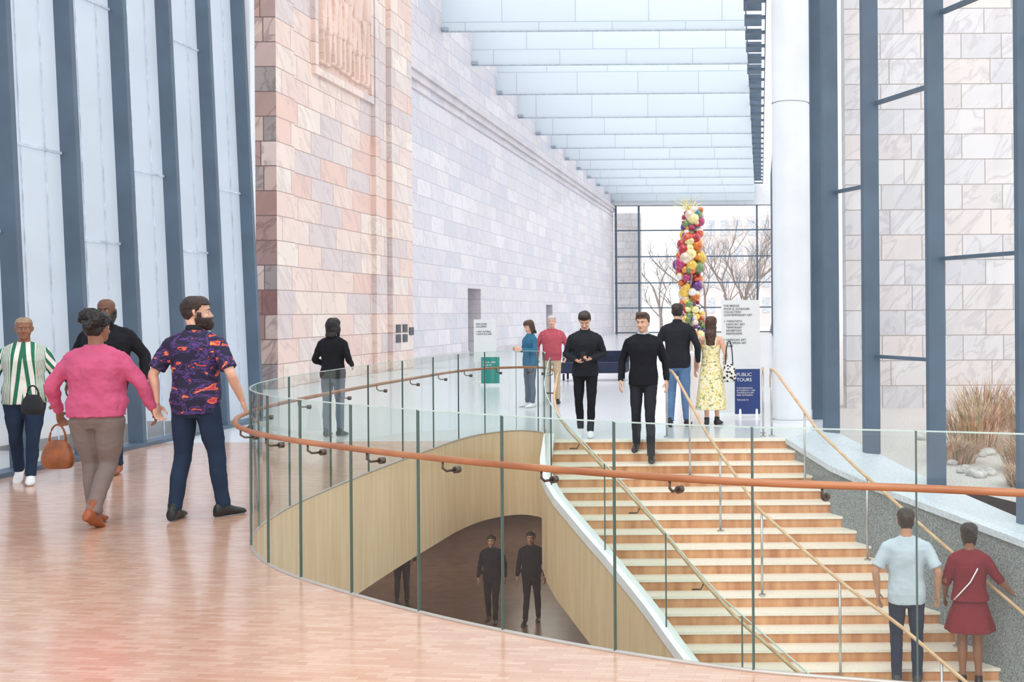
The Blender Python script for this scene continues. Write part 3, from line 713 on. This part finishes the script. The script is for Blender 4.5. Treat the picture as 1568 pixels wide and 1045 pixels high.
def person(name, loc, rz, h, skin, top, bottom, shoes, hair, haircol, sleeve='long', bulk=1., hipw=1., belly=0., shw=1., arms=None, legs=None, yaw=0, pitch=0,
           hem=.86, lower='pants', legw=1., curl=(.5, .5), far=False, beard=False, collar=None, skirt=None, inward=None, shoe_h=.0, lean=0, roll=0, wr=.018):
    k = h/1.75
    E = empty(name, loc, rz, k)
    vs_, vc = ((.0085, .014) if far else (.0052, .0095))
    shw = 1+(shw-1)*.75
    sx = .166*shw
    arms = arms or {}
    legs = legs or {}
    AL = arms.get('L', ((.245, .04, 1.15), (.265, -.03, .90))); AR = arms.get('R', ((-.245, .04, 1.15), (-.265, -.03, .90)))
    LL = legs.get('L', ((.10, -.01, .50), (.105, .0, .085), 0, 8)); LR = legs.get('R', ((-.10, -.01, .50), (-.105, .0, .085), 0, -8))
    B = bulk; Hh = hipw
    ly = -lean
    torso = [(.86,.165*Hh,.112*Hh,.0),(.94,.176*Hh,.122*Hh,.005),(1.02,.160*B*(Hh*.5+.5),.112*B+belly*.5,-belly*.4+ly*.1),(1.10,.146*B,.104*B+belly*.6,-belly*.6+ly*.25),(1.20,.156*B,.110*B+belly*.3,-.005-belly*.2+ly*.5),
             (1.30,.172*B,.120*B,-.008+ly*.75),(1.37,.168*(B*.5+.5)*shw,.112*(B*.5+.5),.0+ly*.95),(1.42,.140*shw,.086,.008+ly),(1.46,.088*shw,.066,.012+ly),(1.492,.062,.056,.012+ly)]
    bm = bmesh.new()
    rows = [(z, rx+.012, ry+.012, yo) for (z, rx, ry, yo) in torso if z >= hem-.02]
    z0 = rows[0]
    rows = [(hem, z0[1]+.004, z0[2]+.004, z0[3])]+[r_ for r_ in rows if r_[0] > hem+.02]
    if sleeve == 'bare_strap': rows = [r_ for r_ in rows if r_[0] < 1.36]
    stack(bm, rows)
    if sleeve == 'bare_strap':
        for sg in (1, -1): limb(bm, [(.10*sg,-.1,1.3),(.10*sg,-.06,1.42),(.10*sg,.01,1.455),(.09*sg,.09,1.40),(.08*sg,.11,1.28)], [.012]*5, 8)
    for (el, wr_), sg in ((AL, 1), (AR, -1)):
        sh = V((sx*sg, .01+ly, 1.388)); el = V(el); wr_ = V(wr_); sh0 = V((.09*sg, .01+ly, 1.395))
        ra = .056*(B*.6+.4)
        if sleeve != 'bare_strap':
            limb(bm, [(.02*sg, .016+ly, 1.462), (.09*sg, .013+ly, 1.432), (sx*.92*sg, .01+ly, 1.398)], [.05, .05, ra-.002], 14)
        if sleeve == 'long':
            limb(bm, [sh0, sh, sh.lerp(el, .5), el, el.lerp(wr_, .55), wr_.lerp(el, .03)], [.05, ra, ra-.002, ra*.86, ra*.76, .036*(B*.3+.7)], 16)
        elif sleeve == 'short':
            limb(bm, [sh0, sh, sh.lerp(el, .45), sh.lerp(el, .85)], [.05, ra+.002, ra+.005, ra+.01], 16, rnd_ends=False)
        elif sleeve == 'elbow':
            limb(bm, [sh0, sh, sh.lerp(el, .6), el.lerp(wr_, .25)], [.05, ra, ra, ra*.9], 16, rnd_ends=False)
    ot = mkobj('top', bm, top, E, True); mods(ot, vc, 8, wr if not far else .02)
    Mh = Matrix.Translation((0, -.015+ly*1.15, 1.632)) @ Matrix.Rotation(math.radians(yaw), 4, 'Z') @ Matrix.Rotation(math.radians(pitch), 4, 'X') @ Matrix.Rotation(math.radians(roll), 4, 'Y')
    bm = bmesh.new()
    head_rings(bm, 0, 28, Mh)
    limb(bm, [(0, .018+ly, 1.44), (0, .01+ly*1.05, 1.52), Mh @ V((0, .03, -.04))], [(.066,.06), .055, .053], 16)
    if sleeve == 'bare_strap': stack(bm, [(1.25,.15*B,.105*B,-.0),(1.38,.160,.105,0),(1.43,.135*shw,.082,.008),(1.465,.085,.06,.012),(1.49,.06,.05,.012)])
    T = lambda x, f_, z: Mh @ V((x, -f_, z))
    limb(bm, [T(0,.084,.012), T(0,.100,-.018), T(0,.111,-.036)], [.008, .0105, .013], 10)
    limb(bm, [T(-.012,.094,-.040), T(.012,.094,-.040)], [.009, .009], 8)
    limb(bm, [T(-.045,.068,.022), T(-.02,.089,.024), T(.02,.089,.024), T(.045,.068,.022)], [.009, .010, .010, .009], 8)
    for sg in (1, -1):
        limb(bm, [T(.070*sg,-.012,.018), T(.079*sg,-.02,.008), T(.077*sg,-.016,-.016), T(.068*sg,-.008,-.03)], [.010,.012,.010,.008], 8)
        limb(bm, [T(.03*sg,.070,-.03), T(.045*sg,.055,-.045)], [.022, .018], 8)
    for (el, wr_), sg, cu_, key in ((AL, 1, curl[0], 'L'), (AR, -1, curl[1], 'R')):
        sh = V((sx*sg, .01+ly, 1.388)); el_, wr2 = V(el), V(wr_); af = (B*.4+.6)
        if sleeve == 'bare_strap': limb(bm, [(.08*sg, .01+ly, 1.405), sh], [.045, .047], 14)
        limb(bm, [sh, sh.lerp(el_, .4), el_, el_.lerp(wr2, .3), wr2], [.046*af, .044*af, .036*af, .037*af, (.026,.022)], 14)
        inw = (inward or {}).get(key, (-sg*.9, .25, 0))
        hand(bm, wr2, el_, inw, cu_)
    if lower in ('skirt', 'shorts'):
        for leg, sg in ((LL, 1), (LR, -1)):
            kn, an = V(leg[0]), V(leg[1]); hp = V((.09*sg, 0, .88))
            limb(bm, [hp, kn.lerp(hp, .5), kn+V((0,-.0,.02)), kn.lerp(an, .3)+V((0,.012,0)), kn.lerp(an, .7), an], [.088*Hh, .076*Hh, .054, .054, .038, .032], 16)
    os_ = mkobj('skin', bm, skin, E, True); mods(os_, vs_, 3)
    bm = bmesh.new()
    for sg in (1, -1):
        bmesh.ops.create_uvsphere(bm, u_segments=12, v_segments=8, radius=.0100, matrix=Matrix.Translation(T(.030*sg, .0755, .001)))
    n0 = len(bm.faces)
    for sg in (1, -1):
        bmesh.ops.create_uvsphere(bm, u_segments=10, v_segments=8, radius=.0064, matrix=Matrix.Translation(T(.030*sg, .0805, .001)))
    bm.faces.ensure_lookup_table()
    for f in bm.faces[n0:]: f.material_index = 1
    n0 = len(bm.faces)
    for sg in (1, -1): limb(bm, [T(.015*sg,.0965,.020), T(.03*sg,.094,.024), T(.046*sg,.079,.020)], [.0032,.004,.0028], 6)
    bm.faces.ensure_lookup_table()
    for f in bm.faces[n0:]: f.material_index = 2
    n0 = len(bm.faces)
    limb(bm, [T(-.024,.083,-.066), T(-.01,.0935,-.064), T(.01,.0935,-.064), T(.024,.083,-.066)], [.003,.0055,.0055,.003], 8)
    bm.faces.ensure_lookup_table()
    for f in bm.faces[n0:]: f.material_index = 3
    mkobj('face_features', bm, [M_eye, M_black, haircol, M_lip], E, True)
    def masked(off, keep, nm, jit=.012):
        bm = bmesh.new(); head_rings(bm, off, 36, Matrix(), jit=jit)
        dl = []
        for f in bm.faces:
            c = f.calc_center_median()
            if not keep(c.x, -c.y, c.z): dl.append(f)
        bmesh.ops.delete(bm, geom=dl, context='FACES'); bmesh.ops.transform(bm, matrix=Mh, verts=bm.verts)
        o_ = mkobj(nm, bm, haircol, E, True); s_ = o_.modifiers.new('Solid', 'SOLIDIFY'); s_.thickness = off+.012; s_.offset = -1
        s_ = o_.modifiers.new('Sub', 'SUBSURF'); s_.levels = 1; s_.render_levels = 1
    cap_keep = lambda x, f_, z: z > (.058 if f_ > .045 else (.058-.05*(.045-f_)/.04 if f_ > .005 else (.007-.08*min(1, (.005-f_)/.06))))
    if hair in ('short', 'quiff', 'grey'): masked(.012 if hair != 'grey' else .009, cap_keep, 'hair', .008)
    if hair == 'quiff':
        bm = bmesh.new()
        for q in range(5): limb(bm, [T(-.045+q*.022,.0,.103), T(-.045+q*.022,.055,.112), T(-.045+q*.022,.088,.092)], [.024,.024,.012], 10)
        o_ = mkobj('hair_front', bm, haircol, E, True); mods(o_, .008, 3, .016, .02)
    if hair == 'buzz': masked(.004, cap_keep, 'hair', 0)
    if hair == 'afro':
        masked(.02, cap_keep, 'hair_base')
        bm = bmesh.new(); rr_ = random.Random(2)
        for q in range(30):
            a, b2 = rr_.uniform(0, 6.28), rr_.uniform(-.4, 1.4); d_ = V((math.cos(a)*math.cos(b2), math.sin(a)*math.cos(b2)*1.05+.15, math.sin(b2)))
            bmesh.ops.create_icosphere(bm, subdivisions=2, radius=rr_.uniform(.035,.05), matrix=Matrix.Translation(Mh @ (V((0,.04,.035))+d_*.086)))
        o_ = mkobj('hair', bm, haircol, E, True); mods(o_, .008, 2, .03, .02)
    if hair in ('long', 'long_down', 'bob', 'pony'):
        masked(.018, lambda x, f_, z: z > .05 if f_ > .03 else True if f_ < -.01 else z > -.02, 'hair_cap')
        bm = bmesh.new()
        zl = {'long': -.30, 'long_down': -.36, 'bob': -.16, 'pony': -.02}[hair]
        if hair != 'pony':
            rings = []
            for q in range(7):
                t = q/6; z = .07+(zl-.07)*t; w = .088+.012*math.sin(t*3.14)-.02*t*t; dpt = .06-.015*t
                c = Mh @ V((0, .055, min(z, .07))) if z > -.1 else (Mh @ V((0, .055, -.1)))+V((0, .03, z+.1))
                rings.append(ring(bm, c, V((w, 0, 0)), V((0, dpt, 0)), 20))
            bridge(bm, rings)
            if hair in ('long', 'bob'):
                for sg in (1, -1): limb(bm, [T(.07*sg,-.0,.03), T(.083*sg,.005,-.04), T(.078*sg,.0,-.12), T(.07*sg,.0,max(zl,-.2))], [.022,.026,.024,.014], 12)
        else:
            for q in range(3): bmesh.ops.create_icosphere(bm, subdivisions=2, radius=.04, matrix=Matrix.Translation(T(.01*q, -.10-.01*q, .07+.01*q)))
        o_ = mkobj('hair', bm, haircol, E, True); mods(o_, .009, 4, .016, .04)
    if beard:
        masked(.011, lambda x, f_, z: (z < -.045 and f_ > -.01 and not (abs(x) < .022 and -.075 < z < -.055)) or (z < -.0 and .0 < f_ < .035), 'beard', .008)
    bm = bmesh.new()
    if lower in ('pants', 'shorts'):
        stack(bm, [(.80,.12*Hh,.085*Hh,.005),(.86,.166*Hh,.112*Hh,.004),(.94,.174*Hh,.118*Hh,.006),(1.03,.152*B,.104*B,0)])
        for leg, sg in ((LL, 1), (LR, -1)):
            kn, an = V(leg[0]), V(leg[1]); hp = V((.088*sg*Hh, .005, .89))
            if lower == 'pants':
                limb(bm, [hp, kn.lerp(hp, .5), kn, kn.lerp(an, .35)+V((0,.014,0)), kn.lerp(an, .75), an+(kn-an).normalized()*.0], [.092*Hh*legw, .080*Hh*legw, .062*legw, .060*legw, .052*legw, .050*legw], 18, rnd_ends=False)
            else:
                limb(bm, [hp, kn.lerp(hp, .5), kn.lerp(hp, .1)], [.094*Hh, .088*Hh, .08*Hh], 18, rnd_ends=False)
    elif lower == 'skirt':
        stack(bm, skirt, 48, .05, 8)
    ob = mkobj('trousers' if lower == 'pants' else lower, bm, bottom, E, True); mods(ob, vc, 4, .014 if not far else .016)
    bm = bmesh.new()
    for leg in (LL, LR):
        an = V(leg[1]); pt = math.radians(leg[2]); yw = math.radians(leg[3])
        MM = Matrix.Translation(an) @ Matrix.Rotation(yw, 4, 'Z') @ Matrix.Rotation(pt, 4, 'X')
        Q = lambda x, f_, z: MM @ V((x, -f_, z))
        rings = []
        for f_, w_, hh in ((-.075,.022,.03),(-.068,.034,.048),(-.03,.038,.062),(.03,.040,.052),(.08,.046,.036),(.13,.046,.028),(.165,.036,.022),(.185,.018,.014)):
            c = Q(0, f_, -.082+hh); rings.append(ring(bm, c, MM.to_3x3() @ V((w_,0,0)), MM.to_3x3() @ V((0,0,hh)), 16))
        bridge(bm, rings)
        limb(bm, [Q(0,-.03,-.04), Q(0,-.012,.02), Q(0,-.005,.05+shoe_h)], [.04,.042,.046], 12, rnd_ends=False)
    osh = mkobj('shoes', bm, shoes, E, True); mods(osh, .008, 3)
    if collar:
        bm = bmesh.new(); rings = []
        for z, rr_ in ((1.465, .078), (1.515, .068)):
            rings.append(ring(bm, V((0, .005+ly, z)), V((rr_, 0, 0)), V((0, rr_*.9, (.018))), 20))
        bridge(bm, rings, cap=False)
        o_ = mkobj('collar', bm, collar, E, True); s_ = o_.modifiers.new('S', 'SOLIDIFY'); s_.thickness = .012
    return E

M_eye = simple('eye_white', (206, 198, 190), .4, 0, .02); M_lip = simple('lips', (160, 96, 88), .5, 0, .03)
SK_l = skinm('skin_light', (222, 174, 150)); SK_t = skinm('skin_tan', (198, 148, 120)); SK_d = skinm('skin_dark', (112, 76, 58)); SK_m = skinm('skin_medium_brown', (146, 100, 76))
H_black = simple('hair_black', (26, 22, 22), .5, 0, .3, 60, .3); H_brown = simple('hair_brown', (70, 46, 36), .5, 0, .3, 60, .3); H_grey = simple('hair_grey', (196, 190, 184), .6, 0, .15, 60, .3)
H_dkb = simple('hair_dark_brown', (44, 30, 26), .5, 0, .3, 60, .3); H_blond = simple('hair_sandy', (158, 134, 108), .6, 0, .2, 60, .3)
F_black = fabric('black_cloth', (30, 31, 36)); F_black2 = fabric('charcoal_cloth', (40, 42, 48)); F_pink = fabric('pink_knit', (200, 92, 128)); F_grey = fabric('taupe_trousers', (126, 112, 108))
F_jeans = fabric('blue_jeans', (96, 126, 162)); F_djeans = fabric('dark_jeans', (40, 54, 76)); F_khaki = fabric('khaki', (198, 176, 146)); F_white = fabric('pale_tshirt', (190, 204, 214))
F_maroon = fabric('maroon_cloth', (124, 38, 50)); F_blue = fabric('teal_blue_shirt', (58, 110, 140)); F_lj = fabric('grey_jeans', (100, 108, 122))
Sh_w = simple('white_sneaker', (226, 226, 226), .6); Sh_b = simple('black_shoe', (30, 30, 32), .4); Sh_br = simple('brown_boot', (140, 74, 40), .5); Sh_g = simple('grey_sneaker', (72, 74, 80), .6)

def pattern_stripes():
    m, nt, b, o_ = newmat('striped_knit'); L = nt.links
    tc = nt.nodes.new('ShaderNodeTexCoord'); s_ = nt.nodes.new('ShaderNodeSeparateXYZ'); L.new(tc.outputs['Object'], s_.inputs[0])
    ab = nt.nodes.new('ShaderNodeMath'); ab.operation = 'ABSOLUTE'; L.new(s_.outputs['X'], ab.inputs[0])
    mu = nt.nodes.new('ShaderNodeMath'); mu.operation = 'MULTIPLY_ADD'; L.new(ab.outputs[0], mu.inputs[0]); mu.inputs[1].default_value = 13.
    m2 = nt.nodes.new('ShaderNodeMath'); m2.operation = 'MULTIPLY'; L.new(s_.outputs['Z'], m2.inputs[0])
    mr = nt.nodes.new('ShaderNodeMapRange'); mr.interpolation_type = 'SMOOTHSTEP'; L.new(ab.outputs[0], mr.inputs['Value']); mr.inputs['From Min'].default_value = .1; mr.inputs['From Max'].default_value = .2; mr.inputs['To Min'].default_value = 1.5; mr.inputs['To Max'].default_value = 9.
    L.new(mr.outputs[0], m2.inputs[1])
    L.new(m2.outputs[0], mu.inputs[2])
    fr = nt.nodes.new('ShaderNodeMath'); fr.operation = 'FRACT'; L.new(mu.outputs[0], fr.inputs[0])
    r = ramp(nt, [(0, (36, 112, 84)), (.45, (236, 234, 226))], 'CONSTANT'); L.new(fr.outputs[0], r.inputs['Fac']); L.new(r.outputs[0], b.inputs['Base Color']); b.inputs['Roughness'].default_value = .8
    return m
def pattern_shirt():
    m, nt, b, o_ = newmat('tropical_print'); L = nt.links
    tc = nt.nodes.new('ShaderNodeTexCoord'); mp = nt.nodes.new('ShaderNodeMapping'); mp.inputs['Scale'].default_value = (9, 9, 19); L.new(tc.outputs['Object'], mp.inputs[0])
    nz = nt.nodes.new('ShaderNodeTexNoise'); nz.inputs['Scale'].default_value = 1.1; nz.inputs['Detail'].default_value = 2; nz.inputs['Distortion'].default_value = .4; L.new(mp.outputs[0], nz.inputs['Vector'])
    r = ramp(nt, [(0, (34, 30, 58)), (.49, (34, 30, 58)), (.50, (86, 56, 118)), (.54, (66, 50, 112)), (.56, (38, 34, 66)), (.62, (216, 80, 76)), (.645, (240, 150, 70)), (.67, (196, 60, 90))], 'CONSTANT')
    L.new(nz.outputs['Fac'], r.inputs['Fac']); L.new(r.outputs[0], b.inputs['Base Color']); b.inputs['Roughness'].default_value = .8
    return m
def pattern_floral():
    m, nt, b, o_ = newmat('floral_print'); L = nt.links
    tc = nt.nodes.new('ShaderNodeTexCoord'); v_ = nt.nodes.new('ShaderNodeTexNoise'); v_.inputs['Scale'].default_value = 22; v_.inputs['Detail'].default_value = 1; L.new(tc.outputs['Object'], v_.inputs['Vector'])
    r = ramp(nt, [(0, (140, 162, 132)), (.36, (236, 218, 140)), (.46, (242, 236, 208)), (.6, (230, 200, 104))], 'CONSTANT'); L.new(v_.outputs['Fac'], r.inputs['Fac']); L.new(r.outputs[0], b.inputs['Base Color']); b.inputs['Roughness'].default_value = .8
    return m
def pattern_check():
    m, nt, b, o_ = newmat('red_check'); L = nt.links
    tc = nt.nodes.new('ShaderNodeTexCoord'); v_ = nt.nodes.new('ShaderNodeTexChecker'); v_.inputs['Scale'].default_value = 60; L.new(tc.outputs['Object'], v_.inputs['Vector'])
    v_.inputs['Color1'].default_value = lin((166, 52, 70)); v_.inputs['Color2'].default_value = lin((196, 100, 110)); L.new(v_.outputs['Color'], b.inputs['Base Color']); b.inputs['Roughness'].default_value = .8
    return m

person('man_in_black_sweater', (-6.98, 11.5, 0), 12, 1.86, SK_d, F_black, F_djeans, Sh_br, 'bald', H_black, bulk=1.25, belly=.03, shw=1.15, yaw=0, hem=.84,
       arms={'L': ((.33, .05, 1.17), (.36, -.06, .93)), 'R': ((-.31, .05, 1.17), (-.33, -.06, .93))}, legs={'L': ((.10,-.10,.49),(.11,-.06,.085),0,6), 'R': ((-.10,-.0,.5),(-.105,.14,.10),18,-6)}, beard=True)
person('woman_in_striped_top', (-7.42, 10.85, 0), 28, 1.67, SK_m, pattern_stripes(), F_djeans, Sh_w, 'buzz', H_blond, bulk=1.12, hipw=1.1, hem=.84, yaw=4,
       arms={'L': ((.27,.06,1.14),(.27,-.06,.92)), 'R': ((-.27,.06,1.14),(-.25,-.12,.94))}, legs={'L': ((.085,-.12,.49),(.06,-.10,.085),0,4), 'R': ((-.08,0,.5),(-.07,.18,.12),24,-4)})
WP = (-5.34, 8.66, 0)
person('woman_in_pink_sweater', WP, 184, 1.70, SK_m, F_pink, F_grey, Sh_br, 'afro', H_black, bulk=1.3, hipw=1.16, belly=.02, shw=1.06, hem=.90, yaw=-18,
       arms={'L': ((.33,.05,1.16),(.36,-.10,.93)), 'R': ((-.33,-.05,1.16),(-.375,-.14,.94))}, curl=(1.2, .9), shoe_h=.05,
       legs={'L': ((.075,-.06,.50),(.03,-.02,.085),0,4), 'R': ((-.075,-.03,.5),(-.06,.20,.13),26,-4)}, legw=1.12, wr=.03)
person('man_in_patterned_shirt', (-4.66, 8.88, 0), 180, 1.83, SK_l, pattern_shirt(), F_djeans, Sh_b, 'short', H_dkb, sleeve='short', bulk=1.06, shw=1.1, belly=.02, hem=.83, yaw=-62, beard=True,
       arms={'L': ((.30,.06,1.15),(.285,.05,.92)), 'R': ((-.30,.05,1.15),(-.325,-.08,.93))}, curl=(.9, .6), legw=1.05, collar=F_black2,
       legs={'L': ((.12,-.03,.5),(.15,.05,.085),0,6), 'R': ((-.13,-.06,.5),(-.16,-.10,.085),0,-35)})
person('woman_in_black_sweater', (-5.88, 14.8, 0), 176, 1.62, SK_l, F_black, F_lj, Sh_b, 'bob', H_black, bulk=1.0, hem=.86, far=True, arms={'L': ((.26,.04,1.14),(.2,-.2,1.05)), 'R': ((-.26,.04,1.14),(-.2,-.2,1.05))})
person('woman_in_blue_shirt', (-4.12, 19.2, 0), -50, 1.54, SK_l, F_blue, F_lj, Sh_w, 'bob', H_brown, far=True, pitch=18, arms={'L': ((.25,-.02,1.15),(.13,-.24,1.18)), 'R': ((-.25,-.02,1.15),(-.13,-.24,1.18))}, hem=.8)
person('man_in_checked_shirt', (-3.86, 19.9, 0), 8, 1.63, SK_l, pattern_check(), F_khaki, Sh_b, 'grey', H_grey, far=True, bulk=1.15, shw=1.12, belly=.03, arms={'L': ((.29,.04,1.15),(.27,-.08,.95)), 'R': ((-.29,.04,1.15),(-.27,-.12,.95))})
e8 = person('man_looking_at_phone', (-2.38, 14.58, 0), 5, 1.69, SK_l, F_black2, F_black, Sh_w, 'quiff', H_dkb, far=False, bulk=1.04, shw=1.1, pitch=34, lean=.03, hem=.85, collar=F_black2,
       arms={'L': ((.26,.0,1.15),(.09,-.24,1.10)), 'R': ((-.26,.0,1.15),(-.10,-.22,1.08))}, curl=(1.1, 1.0), inward={'L': (-.3,-.2,1), 'R': (.3,-.2,1)},
       legs={'L': ((.09,-.12,.50),(.07,-.10,.085),0,6), 'R': ((-.09,-.02,.49),(-.08,.16,.11),20,-6)}, legw=.95)
bm = bmesh.new(); box(bm, -.035, .035, -.34, -.33, 1.07, 1.2); bmesh.ops.bevel(bm, geom=bm.edges[:], offset=.004, segments=2, affect='EDGES'); mkobj('phone', bm, M_black, e8)
person('man_in_black_jacket', (-1.53, 13.99, -.13), 2, 1.80, SK_l, F_black, F_black2, Sh_b, 'quiff', H_brown, bulk=1.05, shw=1.1, yaw=-18, pitch=6, collar=F_white, hem=.84,
       arms={'L': ((.27,.06,1.15),(.29,.02,.90)), 'R': ((-.27,.05,1.15),(-.28,-.08,.90))},
       legs={'L': ((.09,-.16,.46),(.10,-.13,-.038),0,6), 'R': ((-.09,-.06,.49),(-.10,.09,.095),8,-6)}, legw=1.0)
person('man_in_dark_jacket', (-1.22, 15.75, 0), 176, 1.80, SK_l, F_black2, F_jeans, Sh_b, 'short', H_dkb, bulk=1.08, shw=1.12, hem=.84, arms={'L': ((.29,.03,1.15),(.24,-.14,.93)), 'R': ((-.29,.04,1.15),(-.28,-.10,.92))}, legw=1.08, collar=F_black2,
       legs={'L': ((.10,-.04,.5),(.11,.02,.085),0,6), 'R': ((-.10,-.04,.5),(-.12,-.08,.085),0,-6)})
FLR = pattern_floral()
person('woman_in_floral_dress', (-.74, 15.9, 0), 178, 1.60, SK_l, FLR, FLR, Sh_b, 'long_down', H_brown, sleeve='bare_strap', bulk=.9, lower='skirt', hem=1.02,
       skirt=[(.26,.25,.20,.0,0,1.),(.5,.225,.18,.0,0,.7),(.8,.19,.135,0,0,.3),(.95,.172,.12,0,0,.1),(1.04,.14,.10,0,0,0)],
       arms={'L': ((.23,.02,1.15),(.26,-.08,.92)), 'R': ((-.24,.04,1.15),(-.22,-.18,1.05))}, legs={'L': ((.08,-.02,.5),(.07,.05,.085),0,6), 'R': ((-.08,-.04,.5),(-.09,-.06,.085),0,-20)})
person('man_in_pale_tshirt', (1.43, 10.72, -2.08), 176, 1.78, SK_t, F_white, F_djeans, Sh_g, 'short', H_dkb, sleeve='short', bulk=1.08, shw=1.15, hem=.84,
       arms={'L': ((.30,.06,1.16),(.28,-.02,.92)), 'R': ((-.30,.06,1.16),(-.31,-.04,.92))},
       legs={'L': ((.1,-.03,.5),(.1,.0,.085),0,2), 'R': ((-.1,-.03,.5),(-.1,.0,.085),0,-2)})
person('woman_in_maroon_dress', (2.06, 10.73, -2.08), 172, 1.62, SK_m, F_maroon, F_maroon, Sh_b, 'pony', H_black, sleeve='elbow', bulk=1.08, hipw=1.08, lower='skirt', hem=.95,
       skirt=[(.62,.27,.20,.0,0,.8),(.75,.235,.17,0,0,.5),(.9,.185,.13,0,0,.2),(1.02,.15,.11,0,0,0),(1.1,.15,.11,0,0,0)],
       arms={'L': ((.25,.0,1.15),(.26,-.14,.95)), 'R': ((-.30,-.02,1.17),(-.44,-.1,1.02))}, legs={'L': ((.08,-.03,.5),(.08,.01,.085),0,2), 'R': ((-.08,-.03,.5),(-.09,.01,.085),0,-2)})
for (x, y, rz, hh, sg) in ((-5.35, 21.3, 0, 1.72, 1), (-4.55, 21.2, 0, 1.8, -1), (-7.6, 22.7, 20, 1.7, 1)):
    person('visitor_in_dark_clothes', (x, y, ZL), rz, hh, SK_t, F_black, F_black, Sh_b, 'short', H_black, far=True, bulk=1.1, shw=1.1,
           legs={'L': ((.09,-.1*sg,.5),(.1,-.14*sg,.085),0,6), 'R': ((-.09,-.0,.5),(-.1,.12*sg,.1),10,-6)})

def bag(name, c, w, h, d, matl, strap_top, matstrap):
    e = empty(name, c); bm = bmesh.new()
    stack(bm, [(-h/2,w*.36,d*.5),(-h*.44,w*.46,d*.8),(-h*.2,w*.52,d),(.0,w*.5,d*.85),(h*.3,w*.4,d*.6),(h*.5,w*.28,d*.25)], 24)
    o_ = mkobj('body', bm, matl, e, True); o_.modifiers.new('S', 'SUBSURF').levels = 1
    bm = bmesh.new(); pts = []
    for q in range(13):
        a = math.pi*q/12; pts.append((math.cos(a)*w*.26, 0, h*.42+math.sin(a)*strap_top))
    tube(bm, pts, .008, 8); mkobj('strap', bm, matstrap, e)
M_tan = simple('tan_leather', (142, 82, 46), .45, 0, .15, 12, .2)
bag('handbag', (-5.71, 8.74, .56), .26, .24, .06, M_tan, .14, M_tan)
m_sp, nt, b, o_ = newmat('black_white_print'); v_ = nt.nodes.new('ShaderNodeTexVoronoi'); v_.inputs['Scale'].default_value = 26; tc = nt.nodes.new('ShaderNodeTexCoord'); nt.links.new(tc.outputs['Object'], v_.inputs['Vector'])
r = ramp(nt, [(0, (30, 30, 32)), (.42, (225, 222, 215))], 'CONSTANT'); nt.links.new(v_.outputs['Distance'], r.inputs['Fac']); nt.links.new(r.outputs[0], b.inputs['Base Color'])
bag('printed_shoulder_bag', (-.47, 15.82, .78), .2, .28, .05, m_sp, .35, M_black)
bag('black_handbag', (-7.1, 10.5, .82), .22, .2, .05, M_black, .1, M_black)
e = empty('white_crossbody_strap'); bm = bmesh.new()
tube(bm, [(2.15,10.66,-.80),(2.11,10.60,-.88),(2.04,10.59,-1.0),(1.94,10.62,-1.12),(1.89,10.66,-1.19)], .007, 8); mkobj('strap', bm, M_white, e)

# ------------------------------------------------------------------ world, camera, colour
w = bpy.data.worlds.new('overcast'); S.world = w; w.use_nodes = True
bg = w.node_tree.nodes['Background']; bg.inputs['Color'].default_value = (.985, .99, 1, 1); bg.inputs['Strength'].default_value = 1.72
sun = bpy.data.lights.new('soft_sun', 'SUN'); sun.energy = 1.0; sun.angle = .6; sun.color = (1, .96, .92)
so = bpy.data.objects.new('soft_sun', sun); so.rotation_euler = (math.radians(38), math.radians(-18), 0); link(so)
cam = bpy.data.cameras.new('camera'); cam.lens = 1650/1568*36; cam.sensor_width = 36
cam.shift_x = -(1165-784)/1568; cam.shift_y = -(522.5-477)/1568; cam.clip_end = 500
co = bpy.data.objects.new('camera', cam); co.location = (0, 0, EYE)
co.rotation_euler = (Matrix.Rotation(math.radians(90), 3, 'X') @ Matrix.Rotation(math.radians(-.4), 3, 'Z')).to_euler()
link(co); S.camera = co
S.view_settings.view_transform = 'Standard'
S.view_settings.look = 'None'
S.view_settings.exposure = 0
